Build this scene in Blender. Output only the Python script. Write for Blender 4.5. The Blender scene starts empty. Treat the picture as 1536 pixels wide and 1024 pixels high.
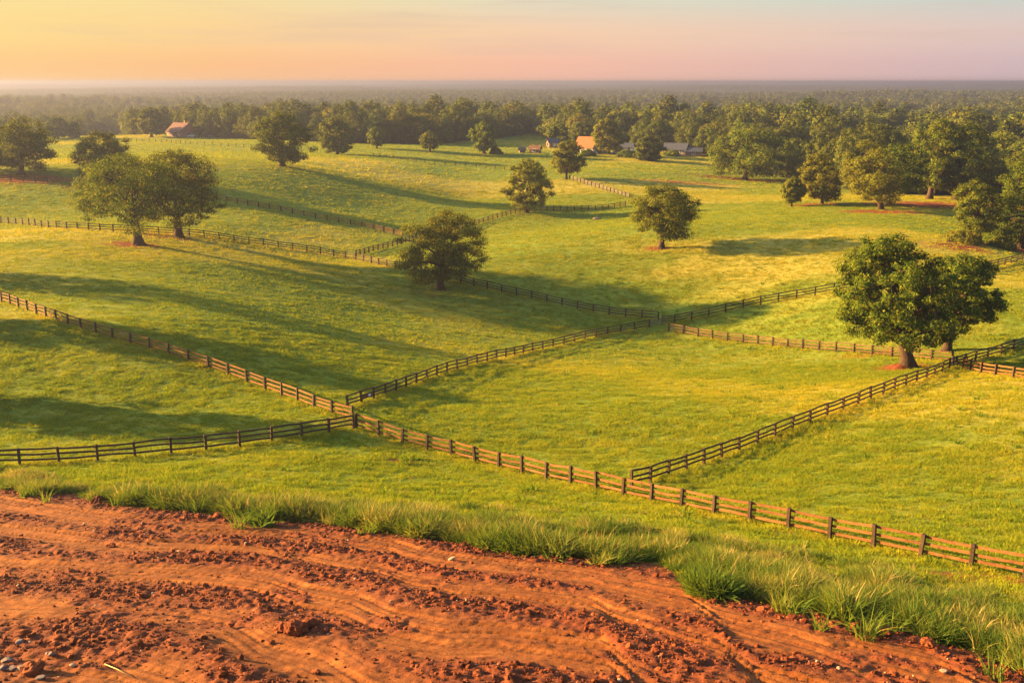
import bpy, math, random
import numpy as np

# ------------------------------------------------------------------ basics
S = bpy.context.scene
COL = S.collection
F = 1493.0                       # focal length in pixels of a 1536 px wide frame (35 mm lens)
CAMZ = 34.0
PITCH = math.atan((512 - 123) / F)
SP, CP = math.sin(PITCH), math.cos(PITCH)
SUN_AZ, SUN_EL = math.radians(13), math.radians(14.5)      # to the left, a little beyond the frame
SUNDIR = np.array([-math.cos(SUN_AZ) * math.cos(SUN_EL), math.sin(SUN_AZ) * math.cos(SUN_EL), math.sin(SUN_EL)])
EXPOSURE = 3.0
rng = np.random.default_rng(7)
random.seed(7)


def sstep(a, b, x):
    t = np.clip((x - a) / (b - a), 0, 1)
    return t * t * (3 - 2 * t)


def _hash(ix, iy, seed):
    h = (ix.astype(np.int64) * 374761393 + iy.astype(np.int64) * 668265263 + seed * 1442695041) & 0xFFFFFFFF
    h = ((h ^ (h >> 13)) * 1274126177) & 0xFFFFFFFF
    h = h ^ (h >> 16)
    return (h & 0xFFFF) / 65535.0


def vnoise(x, y, seed=0):
    x = np.asarray(x, float); y = np.asarray(y, float)
    ix = np.floor(x); iy = np.floor(y)
    fx = x - ix; fy = y - iy
    fx = fx * fx * fx * (fx * (fx * 6 - 15) + 10); fy = fy * fy * fy * (fy * (fy * 6 - 15) + 10)
    a = _hash(ix, iy, seed); b = _hash(ix + 1, iy, seed); c = _hash(ix, iy + 1, seed); d = _hash(ix + 1, iy + 1, seed)
    return (a + (b - a) * fx) * (1 - fy) + (c + (d - c) * fx) * fy - 0.5


def fbm(x, y, seed=0, octv=4, gain=0.5):
    r = 0; a = 1.0
    for k in range(octv):
        r = r + a * vnoise(x * 2 ** k + 17.3 * k, y * 2 ** k - 9.1 * k, seed + k)
        a *= gain
    return r


def pix_dir(px, py):
    u = (px - 768) / F; v = (py - 512) / F
    return np.array([u, CP - v * SP, -SP - v * CP])


# ------------------------------------------------------------------ terrain
# surveyed points of the land: where they are seen, and how far off they are
CTRL = [(8, 454, 134), (250, 530, 108), (506, 626, 88), (534, 643, 88), (38, 697, 74), (100, 695, 75), (303, 677, 82), (618, 669, 91),
        (707, 692, 84), (843, 724, 74), (920, 740, 70), (1047, 767, 63), (1199, 798, 59), (1321, 824, 55), (1519, 865, 51),
        (600, 582, 111), (741, 538, 135), (881, 508, 157), (975, 491, 166), (684, 422, 181), (13, 336, 217), (300, 352, 202), (513, 386, 205),
        (1248, 438, 166), (1534, 391, 199), (1134, 517, 152), (1328, 534, 128), (1451, 557, 110), (1513, 567, 108),
        (977, 722, 76), (1102, 679, 88), (1250, 621, 97), (1388, 569, 108), (1507, 529, 126),
        (423, 318, 246), (839, 315, 283), (940, 300, 295), (710, 337, 262), (423, 248, 300), (505, 231, 385), (645, 228, 412), (726, 230, 412),
        (800, 201, 560), (277, 205, 500), (885, 230, 425), (1117, 268, 358), (1325, 312, 256), (990, 370, 204), (1000, 350, 214), (790, 318, 270), (850, 268, 330),
        (205, 365, 181), (45, 262, 262), (1363, 550, 120), (1468, 363, 200), (850, 352, 219), (930, 343, 226), (862, 334, 266), (780, 351, 243), (700, 364, 230), (760, 380, 201),
        (300, 230, 360), (423, 280, 268), (560, 300, 277), (700, 300, 306), (650, 290, 298), (600, 262, 333), (100, 230, 350), (150, 300, 240), (560, 470, 159), (300, 440, 145), (160, 420, 148), (250, 480, 123), (420, 500, 130), (60, 560, 103),
        (300, 590, 98), (250, 400, 164), (1150, 400, 187), (1100, 340, 222), (1250, 360, 199), (760, 470, 168), (1200, 720, 76), (1000, 600, 106), (1450, 640, 88), (1400, 460, 146), (1030, 250, 385),
        (0, 725, 64), (600, 790, 56), (1040, 870, 44), (1400, 950, 36), (1536, 1000, 34), (0, 1024, 30), (768, 1024, 30), (1536, 1024, 31.5), (0, 850, 46), (700, 900, 40), (330, 757, 60)]
_P = []
for px, py, d in CTRL:
    q = pix_dir(px, py) * d
    _P.append((q[0], q[1], CAMZ + q[2]))
for a in range(0, 360, 15):                     # land outside the surveyed part
    ra = math.radians(a)
    if abs(((a + 180) % 360) - 180) > 45:       # a measured from +Y
        _P.append((700 * math.sin(ra), 700 * math.cos(ra), 2.0))
        if abs(((a + 180) % 360) - 180) > 60:
            _P.append((60 * math.sin(ra), 60 * math.cos(ra), 12.0 if math.cos(ra) > -.3 else 19.0))
    else:
        _P.append((760 * math.sin(ra), 760 * math.cos(ra), 2.0))
_P += [(-160, 160, 6), (-190, 250, 8), (190, 170, 3), (-110, 75, 9), (100, 60, 9), (0, 10, 18.5), (-30, 12, 18.5), (25, 12, 17.5), (210, 300, 2), (-240, 420, 8), (0, -40, 20)]
_P = np.array(_P)


def _phi(d2):
    return 0.5 * d2 * np.log(d2 + 1e-9)


_SC = 100.0
_X = _P[:, :2] / _SC
_n = len(_X)
_K = _phi(((_X[:, None] - _X[None]) ** 2).sum(-1)) + 0.02 * np.eye(_n)
_Q = np.hstack([np.ones((_n, 1)), _X])
_A = np.block([[_K, _Q], [_Q.T, np.zeros((3, 3))]])
_W = np.linalg.solve(_A, np.concatenate([_P[:, 2], np.zeros(3)]))


def ground(x, y):
    x = np.atleast_1d(np.asarray(x, float)); y = np.atleast_1d(np.asarray(y, float))
    shp = x.shape; x = x.ravel(); y = y.ravel()
    out = np.empty_like(x)
    for i in range(0, len(x), 40000):
        xs = x[i:i + 40000] / _SC; ys = y[i:i + 40000] / _SC
        xc = np.clip(xs, -9, 9); yc = np.clip(ys, -9, 9)
        d2 = (xc[:, None] - _X[None, :, 0]) ** 2 + (yc[:, None] - _X[None, :, 1]) ** 2
        z = _phi(d2) @ _W[:_n] + _W[_n] + _W[_n + 1] * xc + _W[_n + 2] * yc
        out[i:i + 40000] = z
    R = np.hypot(x, y)
    far = -7.0 + 18 * fbm(x / 1000, y / 650, 5, 3) * sstep(600, 1700, R)
    w = sstep(555, 760, R)
    out = out * (1 - w) + far * w
    m = sstep(60, 95, R) * (1 - 0.7 * sstep(500, 900, R))
    out = out + m * (1.5 * vnoise(x / 48, y / 40, 11) + 0.28 * vnoise(x / 17, y / 13, 12) + 0.07 * vnoise(x / 5, y / 3.2, 13))
    return out.reshape(shp)


_T = np.geomspace(18, 1400, 900)


def at(px, py):
    """the point of the land seen at a pixel"""
    d = pix_dir(px, py)
    z = ground(d[0] * _T, d[1] * _T)
    below = (CAMZ + d[2] * _T) < z
    i = int(np.argmax(below)) if below.any() else len(_T) - 1
    lo, hi = _T[max(i - 1, 0)], _T[i]
    for _ in range(14):
        m = 0.5 * (lo + hi)
        if CAMZ + d[2] * m < ground(d[0] * m, d[1] * m)[0]: hi = m
        else: lo = m
    q = d * hi
    return np.array([q[0], q[1], ground(q[0], q[1])[0]]), hi


# edge of the bare red earth, as plan curve Y(X)
_edge_px = [(0, 727), (150, 748), (300, 768), (450, 778), (600, 795), (640, 806), (760, 824), (880, 836), (1000, 855), (1040, 878), (1150, 902), (1220, 914), (1330, 934), (1400, 965), (1500, 992), (1536, 1006)]
_E = np.array([at(*p)[0][:2] for p in _edge_px])
_E = np.vstack([[_E[0, 0] - 60, _E[0, 1] + 34], _E, [_E[-1, 0] + 14, _E[-1, 1] - 12], [_E[-1, 0] + 60, _E[-1, 1] - 60]])


def edge_raw(x, y):
    """metres inside the bare earth, measured from its smoothed edge"""
    ye = np.interp(x, _E[:, 0], _E[:, 1])
    sl = (np.interp(x + 4, _E[:, 0], _E[:, 1]) - np.interp(x - 4, _E[:, 0], _E[:, 1])) / 8
    return (ye - y) / np.sqrt(1 + sl * sl)


def edge_s(x, y):
    """the same with its ragged outline"""
    return edge_raw(x, y) + 1.5 * fbm(x / 2.0, y / 2.0, 31, 4) + 1.3 * vnoise(x / 7, y / 7, 35)


# ------------------------------------------------------------------ object helpers
def mesh_np(name, v, faces, k, mats=(), smooth=False):
    """mesh from arrays: v (n,3), faces (m,k)"""
    me = bpy.data.meshes.new(name)
    v = np.asarray(v, np.float32); faces = np.asarray(faces, np.int32)
    me.vertices.add(len(v)); me.vertices.foreach_set('co', v.ravel())
    me.loops.add(faces.size); me.loops.foreach_set('vertex_index', faces.ravel())
    me.polygons.add(len(faces)); me.polygons.foreach_set('loop_start', np.arange(0, faces.size, k, dtype=np.int32))
    me.polygons.foreach_set('loop_total', np.full(len(faces), k, np.int32))
    if smooth: me.polygons.foreach_set('use_smooth', np.ones(len(faces), bool))
    for m in mats: me.materials.append(m)
    me.update(calc_edges=True); me.validate()
    return me


def attr(me, name, data, typ='FLOAT', dom='POINT'):
    a = me.attributes.new(name, typ, dom)
    key = {'FLOAT': 'value', 'INT': 'value', 'FLOAT_VECTOR': 'vector'}[typ]
    a.data.foreach_set(key, np.asarray(data, np.int32 if typ == 'INT' else np.float32).ravel())


def link(name, me, parent=None, loc=(0, 0, 0), rot=(0, 0, 0), scale=(1, 1, 1)):
    o = bpy.data.objects.new(name, me); COL.objects.link(o)
    o.location = [float(c) for c in loc]; o.rotation_euler = rot; o.scale = scale
    if parent is not None: o.parent = parent
    return o


def tag(o, label=None, cat=None, group=None, kind=None):
    if label: o['label'] = label
    if cat: o['category'] = cat
    if group: o['group'] = group
    if kind: o['kind'] = kind
    return o


def empty(name, loc, rz=0.0):
    o = link(name, None, None, loc, (0, 0, rz)); o.empty_display_size = 0.5
    return o


class MB:
    """collects polygons for one mesh"""
    def __init__(s): s.v = []; s.f = []
    def add(s, vs, fs):
        b = len(s.v); s.v += [tuple(map(float, q)) for q in vs]; s.f += [tuple(b + i for i in f) for f in fs]
    def box(s, x0, x1, y0, y1, z0, z1):
        s.add([(x0, y0, z0), (x1, y0, z0), (x1, y1, z0), (x0, y1, z0), (x0, y0, z1), (x1, y0, z1), (x1, y1, z1), (x0, y1, z1)],
              [(3, 2, 1, 0), (4, 5, 6, 7), (0, 1, 5, 4), (1, 2, 6, 5), (2, 3, 7, 6), (3, 0, 4, 7)])
    def tube(s, pts, rad, sides=8, cap=True, wob=0.0, seed=0):
        pts = np.asarray(pts, float); n = len(pts); r_ = np.random.default_rng(seed)
        b = len(s.v); prev = np.array([1.0, 0.13, 0.07])
        for i in range(n):
            t = pts[min(i + 1, n - 1)] - pts[max(i - 1, 0)]; t /= np.linalg.norm(t) + 1e-9
            u = prev - t * prev.dot(t); u /= np.linalg.norm(u) + 1e-9; w = np.cross(t, u); prev = u
            for k in range(sides):
                a = 2 * math.pi * k / sides
                rr = rad[i] * (1 + wob * (r_.random() - .5))
                s.v.append(tuple(pts[i] + rr * (math.cos(a) * u + math.sin(a) * w)))
        for i in range(n - 1):
            for k in range(sides):
                k2 = (k + 1) % sides
                s.f.append((b + i * sides + k, b + i * sides + k2, b + (i + 1) * sides + k2, b + (i + 1) * sides + k))
        if cap:
            s.f.append(tuple(b + (n - 1) * sides + k for k in range(sides)))
            s.f.append(tuple(b + k for k in reversed(range(sides))))
    def mesh(s, name, mat, smooth=False):
        me = bpy.data.meshes.new(name); me.from_pydata(s.v, [], s.f)
        if mat: me.materials.append(mat)
        if smooth:
            for p in me.polygons: p.use_smooth = True
        me.update(); return me


# ------------------------------------------------------------------ materials
class NT:
    def __init__(s, name):
        s.m = bpy.data.materials.new(name); s.m.use_nodes = True
        s.t = s.m.node_tree; s.t.nodes.clear()
        s.out = s.t.nodes.new('ShaderNodeOutputMaterial')
    def n(s, typ, **kw):
        nd = s.t.nodes.new('ShaderNode' + typ)
        for k, v in kw.items():
            if k.startswith('in_'):
                key = k[3:]; nd.inputs[int(key) if key.isdigit() else key.replace('_', ' ')].default_value = v
            else: setattr(nd, k, v)
        return nd
    def l(s, a, b): s.t.links.new(a, b)
    def noise(s, vec, scale, detail=4, rough=.55, dist=0.0):
        nd = s.n('TexNoise'); nd.inputs['Scale'].default_value = scale; nd.inputs['Detail'].default_value = detail
        nd.inputs['Roughness'].default_value = rough; nd.inputs['Distortion'].default_value = dist
        if vec is not None: s.l(vec, nd.inputs['Vector'])
        return nd.outputs['Fac']
    def ramp(s, fac, stops):
        nd = s.n('ValToRGB'); r = nd.color_ramp
        while len(r.elements) < len(stops): r.elements.new(0.5)
        for e, (p, c) in zip(r.elements, stops):
            e.position = p; e.color = (*c, 1) if len(c) == 3 else c
        s.l(fac, nd.inputs['Fac']); return nd.outputs['Color']
    def mix(s, fac, a, b, blend='MIX'):
        nd = s.n('Mix', data_type='RGBA', blend_type=blend)
        for sock, val in ((nd.inputs[0], fac), (nd.inputs[6], a), (nd.inputs[7], b)):
            if isinstance(val, (int, float)): sock.default_value = val
            elif isinstance(val, tuple): sock.default_value = (*val, 1)
            else: s.l(val, sock)
        return nd.outputs[2]
    def math(s, op, a, b=0.0, clamp=False):
        nd = s.n('Math', operation=op, use_clamp=clamp)
        for i, val in enumerate((a, b)):
            if isinstance(val, (int, float)): nd.inputs[i].default_value = val
            else: s.l(val, nd.inputs[i])
        return nd.outputs[0]
    def attrib(s, name, typ='GEOMETRY'):
        nd = s.n('Attribute', attribute_name=name, attribute_type=typ); return nd
    def pos(s):
        return s.n('NewGeometry').outputs['Position']
    def scaled(s, vec, sc):
        nd = s.n('Mapping'); nd.inputs['Scale'].default_value = sc; s.l(vec, nd.inputs['Vector']); return nd.outputs[0]
    def bump(s, h, strength, dist):
        nd = s.n('Bump'); nd.inputs['Strength'].default_value = strength; nd.inputs['Distance'].default_value = dist
        s.l(h, nd.inputs['Height']); return nd.outputs[0]
    def bsdf(s, col, rough=.8, normal=None, spec=.2):
        p = s.n('BsdfPrincipled'); p.inputs['Roughness'].default_value = rough; p.inputs['Specular IOR Level'].default_value = spec
        if isinstance(col, tuple): p.inputs['Base Color'].default_value = (*col, 1)
        else: s.l(col, p.inputs['Base Color'])
        if normal is not None: s.l(normal, p.inputs['Normal'])
        s.l(p.outputs[0], s.out.inputs['Surface']); return p


def leaf_material(name, dark, mid, gold, transl=.38):
    t = NT(name)
    geo = t.n('NewGeometry'); oi = t.n('ObjectInfo')
    c = t.ramp(geo.outputs['Random Per Island'], [(0.0, dark), (.55, mid), (1.0, gold)])
    hs = t.n('HueSaturation'); t.l(c, hs.inputs['Color'])
    t.l(t.math('MULTIPLY_ADD', oi.outputs['Random'], .035), hs.inputs['Hue'])
    hs.inputs['Hue'].default_value = .5
    m = t.n('MapRange'); m.inputs[3].default_value = .482; m.inputs[4].default_value = .515; t.l(oi.outputs['Random'], m.inputs[0]); t.l(m.outputs[0], hs.inputs['Hue'])
    m2 = t.n('MapRange'); m2.inputs[3].default_value = .84; m2.inputs[4].default_value = 1.1
    w = t.math('FRACT', t.math('MULTIPLY', oi.outputs['Random'], 7.31)); t.l(w, m2.inputs[0]); t.l(m2.outputs[0], hs.inputs['Value'])
    d = t.n('BsdfDiffuse'); t.l(hs.outputs[0], d.inputs['Color'])
    tr = t.n('BsdfTranslucent'); tc = t.mix(1.0, hs.outputs[0], (1.35, 1.15, .45), 'MULTIPLY'); t.l(tc, tr.inputs['Color'])
    mx = t.n('MixShader'); mx.inputs[0].default_value = transl; t.l(d.outputs[0], mx.inputs[1]); t.l(tr.outputs[0], mx.inputs[2])
    t.l(mx.outputs[0], t.out.inputs['Surface'])
    return t.m


M_LEAF = leaf_material('oak_foliage', (.028, .050, .008), (.068, .099, .011), (.18, .168, .017))
M_LEAF_PALE = leaf_material('loose_foliage', (.055, .08, .009), (.11, .125, .013), (.20, .17, .020))
M_LEAF_WOOD = leaf_material('woodland_foliage', (.05, .070, .011), (.078, .096, .014), (.125, .122, .018), .24)


def bark_material():
    t = NT('bark'); p = t.pos()
    n1 = t.noise(t.scaled(p, (5, 5, .9)), 2.5, 6, .65)
    c = t.ramp(n1, [(.3, (.02, .012, .008)), (.55, (.055, .032, .02)), (.75, (.10, .06, .038))])
    t.bsdf(c, .9, t.bump(n1, 1.0, .08)); return t.m


def wood_material(name, a, b, c_):
    t = NT(name); tc = t.n('TexCoord').outputs['Object']; oi = t.n('ObjectInfo').outputs['Random']
    off = t.n('CombineXYZ'); t.l(t.math('MULTIPLY', oi, 91.0), off.inputs[0]); t.l(t.math('MULTIPLY', oi, 37.0), off.inputs[1])
    va = t.n('VectorMath', operation='ADD'); t.l(t.n('NewGeometry').outputs['Position'], va.inputs[0]); t.l(off.outputs[0], va.inputs[1])
    n1 = t.noise(t.scaled(va.outputs[0], (2.2, 2.2, 9)), 2.0, 5, .6)
    n2 = t.noise(va.outputs[0], .9, 3)
    c = t.ramp(t.math('ADD', t.math('MULTIPLY', n1, .65), t.math('MULTIPLY', n2, .35)), [(.34, a), (.5, b), (.66, c_)])
    hs = t.n('HueSaturation'); t.l(c, hs.inputs['Color']); mr = t.n('MapRange'); mr.inputs[3].default_value = .75; mr.inputs[4].default_value = 1.2; t.l(oi, mr.inputs[0]); t.l(mr.outputs[0], hs.inputs['Value'])
    t.bsdf(hs.outputs[0], .85, t.bump(n1, .5, .01)); return t.m


def plain_material(name, col, rough=.7, var=.25, scale=3.0, spec=.25):
    t = NT(name); n1 = t.noise(t.pos(), scale, 5)
    c = t.mix(n1, tuple(x * (1 - var) for x in col), tuple(min(1, x * (1 + var)) for x in col))
    t.bsdf(c, rough, None, spec); return t.m


M_BARK = bark_material()
M_RAIL = wood_material('sunlit_weathered_rail', (.06, .022, .008), (.15, .058, .017), (.22, .092, .03))  # bright copy of the rails, low sunlight put into the orange
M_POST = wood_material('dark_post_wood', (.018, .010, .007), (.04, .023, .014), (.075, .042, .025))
M_DARKRAIL = wood_material('dark_rail_wood', (.022, .013, .009), (.045, .027, .017), (.085, .05, .03))  # dark copy of the rails, shade of sun-averted fences put into the colour
M_BROWNRAIL = wood_material('brown_rail_wood', (.05, .026, .014), (.10, .052, .026), (.15, .08, .04))
M_GREYWOOD = wood_material('grey_old_wood', (.07, .055, .05), (.13, .10, .085), (.2, .16, .13))


def ground_material():
    t = NT('pasture_soil_and_turf'); p = t.pos()
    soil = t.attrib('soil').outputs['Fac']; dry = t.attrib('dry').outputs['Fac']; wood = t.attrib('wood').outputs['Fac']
    n1 = t.noise(t.scaled(p, (.55, 1, 1)), .35, 8, .62); n2 = t.noise(p, .04, 4); n3 = t.noise(t.scaled(p, (.4, 1, 1)), 2.6, 5, .6)
    g = t.ramp(n1, [(.3, (.075, .115, .012)), (.5, (.11, .15, .014)), (.68, (.16, .18, .018))])
    g = t.mix(t.math('MULTIPLY', dry, .8), g, (.34, .26, .05))
    g = t.mix(t.math('MULTIPLY', t.math('SUBTRACT', n2, .45, True), 1.2), g, (.14, .14, .022))
    g = t.mix(1.0, g, t.ramp(n3, [(.25, (.72, .72, .72)), (.6, (1.08, 1.08, 1.08))]), 'MULTIPLY')
    s = t.ramp(n3, [(.3, (.11, .028, .009)), (.7, (.22, .062, .019))])
    sm = t.math('MULTIPLY_ADD', t.math('SUBTRACT', n1, .5), 1.5); sm.node.inputs[2].default_value = 0
    s_f = t.n('MapRange'); s_f.inputs[1].default_value = .3; s_f.inputs[2].default_value = .62
    t.l(t.math('ADD', soil, t.math('ADD', t.math('MULTIPLY', t.math('SUBTRACT', n1, .5), 1.3), t.math('MULTIPLY', t.math('SUBTRACT', n3, .5), .9))), s_f.inputs[0])
    sf = t.math('MULTIPLY', s_f.outputs[0], t.math('GREATER_THAN', soil, .02))
    c = t.mix(sf, g, s)
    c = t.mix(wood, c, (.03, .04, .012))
    h = t.math('ADD', t.math('MULTIPLY', n1, 1.0), t.math('MULTIPLY', n3, .35))
    t.bsdf(c, .95, t.bump(h, .6, .35), .05); return t.m


def dirt_material():
    t = NT('red_clay_earth'); p = t.pos(); loose = t.attrib('loose').outputs['Fac']
    n1 = t.noise(p, 1.1, 8, .65); n2 = t.noise(p, 9, 6, .65); n3 = t.noise(t.scaled(p, (.6, 2.2, 1)), .5, 4)
    pack = t.ramp(n1, [(.3, (.094, .0265, .0055)), (.5, (.14, .043, .0088)), (.7, (.19, .068, .0155))])
    loo = t.ramp(n2, [(.3, (.06, .015, .006)), (.5, (.105, .026, .009)), (.72, (.16, .043, .014))])
    f = t.n('MapRange'); f.inputs[1].default_value = .25; f.inputs[2].default_value = .75
    t.l(t.math('ADD', loose, t.math('MULTIPLY', t.math('SUBTRACT', n1, .5), .9)), f.inputs[0])
    uv = t.n('CombineXYZ'); t.l(t.math('MULTIPLY', t.attrib('across').outputs['Fac'], 3.2), uv.inputs[0]); t.l(t.math('MULTIPLY', t.attrib('along').outputs['Fac'], .16), uv.inputs[1])
    st = t.noise(uv.outputs[0], 1.0, 6, .7)
    pack = t.mix(1.0, pack, t.ramp(st, [(.32, (.55, .5, .48)), (.5, (1, 1, 1)), (.66, (1.35, 1.42, 1.5))]), 'MULTIPLY')
    c = t.mix(f.outputs[0], pack, loo)
    c = t.mix(t.math('MULTIPLY', t.math('SUBTRACT', n3, .52, True), 2.2), c, (.11, .036, .016))
    # pale grit
    v = t.n('TexVoronoi', feature='F1'); v.inputs['Scale'].default_value = 7; t.l(p, v.inputs['Vector'])
    gr = t.math('LESS_THAN', v.outputs['Distance'], .13)
    gm = t.math('MULTIPLY', gr, t.math('GREATER_THAN', t.noise(p, 2.2, 2), .56))
    c = t.mix(t.math('MULTIPLY', gm, .6), c, (.26, .125, .07))
    h = t.math('ADD', t.math('MULTIPLY', n2, .5), n1)
    t.bsdf(c, .92, t.bump(h, .7, .10), .12); return t.m


def blade_material(name, stops, transl=.42):
    t = NT(name); tint = t.attrib('tint', 'INSTANCER').outputs['Fac']; ri = t.n('NewGeometry').outputs['Random Per Island']
    c = t.ramp(t.math('ADD', t.math('MULTIPLY', tint, .75), t.math('MULTIPLY', ri, .25)), stops)
    d = t.n('BsdfDiffuse'); t.l(c, d.inputs['Color']); tr = t.n('BsdfTranslucent'); t.l(t.mix(1.0, c, (1.25, 1.1, .5), 'MULTIPLY'), tr.inputs['Color'])
    mx = t.n('MixShader'); mx.inputs[0].default_value = transl; t.l(d.outputs[0], mx.inputs[1]); t.l(tr.outputs[0], mx.inputs[2])
    t.l(mx.outputs[0], t.out.inputs['Surface']); return t.m


M_GROUND = ground_material()
M_DIRT = dirt_material()
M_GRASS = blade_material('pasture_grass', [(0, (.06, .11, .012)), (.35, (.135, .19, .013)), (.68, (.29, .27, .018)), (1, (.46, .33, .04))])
M_TALL = blade_material('tall_grass', [(0, (.045, .085, .014)), (.5, (.095, .14, .022)), (.8, (.22, .205, .05)), (1, (.38, .29, .10))])

M_SEED = blade_material('dry_seed_stalks', [(0, (.16, .13, .04)), (.5, (.30, .22, .08)), (1, (.45, .33, .15))], .3)


def clod_material():
    t = NT('clay_clod'); r = t.n('ObjectInfo').outputs['Random']; n = t.noise(t.pos(), 8, 5)
    c = t.ramp(t.math('ADD', t.math('MULTIPLY', r, .6), t.math('MULTIPLY', n, .4)), [(.2, (.055, .014, .006)), (.5, (.11, .027, .009)), (.8, (.165, .046, .016)), (.95, (.2, .085, .042))])
    t.bsdf(c, .93, t.bump(n, .8, .05), .1); return t.m


M_CLOD = clod_material()
M_STONE = plain_material('grey_brown_stone', (.10, .07, .062), .85, .35, 6)
M_STONE_PALE = plain_material('pale_stone', (.26, .17, .11), .85, .3, 6)


# ------------------------------------------------------------------ ground sheet
ang = np.concatenate([np.arange(-180, -44, 4.0), np.arange(-44, -33, .8), np.arange(-33, 33.01, .22), np.arange(33.8, 45, .8), np.arange(48, 180, 4.0)])
rad = np.concatenate([np.geomspace(1.5, 24, 26)[:-1], np.geomspace(24, 720, 360), np.geomspace(720, 12000, 90)[1:]])
AA, RR = np.meshgrid(np.radians(ang), rad)
gx, gy = RR * np.sin(AA), RR * np.cos(AA)
gz = ground(gx, gy)
es = edge_s(gx, gy)
# bare earth under some of the trees and along the edges of the fields: (px, py, half width m, half depth m, strength)
SOIL_PX = [(1352, 551, 4.2, 3.2, 1.1), (200, 367, 5.5, 4, 1.2), (252, 355, 6, 3.5, 1.0), (985, 373, 3.2, 2.5, .8), (1318, 318, 11, 4.5, 1.2), (1405, 308, 22, 8, 1.25), (1230, 306, 10, 4, 1.0),
           (1110, 270, 18, 7, 1.1), (1030, 274, 24, 5, .7), (640, 440, 4, 3, .45), (1440, 370, 9, 5, .9), (1515, 374, 12, 5, 1.0), (30, 268, 18, 6, 1.0), (120, 280, 10, 3, .6), (1310, 530, 7, 2.2, .6),
           (520, 632, 4, 2, .5), (605, 692, 3.5, 2, .6), (1480, 868, 4.5, 1.6, 1.0), (1400, 862, 3, 1.2, .7), (1330, 862, 2, 1, .6), (1505, 577, 6, 1.5, .4), (420, 249, 6, 3, .5), (725, 232, 6, 4, .45), (790, 322, 5, 3, .4),
           (880, 350, 18, 3, .35), (1000, 640, 8, 2, .3), (1050, 655, 7, 1.5, .3)]
soil = sstep(-.2, .6, es)
for px, py, a, b, k in SOIL_PX:
    c, _ = at(px, py)
    soil = np.maximum(soil, k * np.exp(-(((gx - c[0]) / a) ** 2 + ((gy - c[1]) / b) ** 2)))


def dryness(x, y):
    """straw-coloured parts of the fields"""
    return np.clip(sstep(.12, .42, fbm(x / 60, y / 32, 51, 3) + .12) * .7 + .22 * sstep(.1, .4, fbm(x / 9, y / 3.2, 55, 3)), 0, 1)


dry = dryness(gx, gy) * (1 - sstep(600, 900, RR))
# woodland border: distance of the first wood behind the fields, by bearing
_wb_px = np.array([-300, 0, 120, 330, 480, 650, 760, 800, 830, 1000, 1100, 1180, 1300, 1450, 1536, 1900])
_wb_d = np.array([420, 560, 640, 530, 470, 455, 520, 585, 500, 465, 425, 365, 318, 306, 300, 280])


def wood_edge(x, y):
    b = 768 + F * x / np.maximum(y, 1) * CP
    return np.where(y > 20, np.interp(b, _wb_px, _wb_d), 420)


def wood_mask(x, y):
    """where the wood stands; elsewhere small fields lie open between the trees"""
    R = np.hypot(x, y)
    return (fbm(x / 150, y / 85, 131, 3) > -.24 - .3 * (1 - sstep(30, 110, R - wood_edge(x, y)))) | (R > 2600)


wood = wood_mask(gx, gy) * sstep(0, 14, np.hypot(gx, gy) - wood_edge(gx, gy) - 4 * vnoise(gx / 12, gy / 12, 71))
gz2 = gz - .35 * sstep(.3, 1.3, es)
nA, nR = len(ang), len(rad)
idx = np.arange(nA * nR).reshape(nR, nA)
q = np.stack([idx[:-1], np.roll(idx, -1, 1)[:-1], np.roll(idx, -1, 1)[1:], idx[1:]], -1).reshape(-1, 4)
me = mesh_np('pasture_ground', np.stack([gx.ravel(), gy.ravel(), gz2.ravel()], 1), q[:, ::-1], 4, [M_GROUND], True)
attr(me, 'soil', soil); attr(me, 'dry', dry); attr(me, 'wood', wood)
tag(link('ground', me), kind='structure')

# ------------------------------------------------------------------ bare red earth with wheel tracks
def dr_w(x, y, s, c):
    """metres from the middle of one tyre rut, which wanders a little along the way"""
    return s - c + .9 * vnoise(x / 18 + c * .13, y / 18, 41) + .35 * vnoise(x / 7 + c, y / 7, 43)


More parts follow.
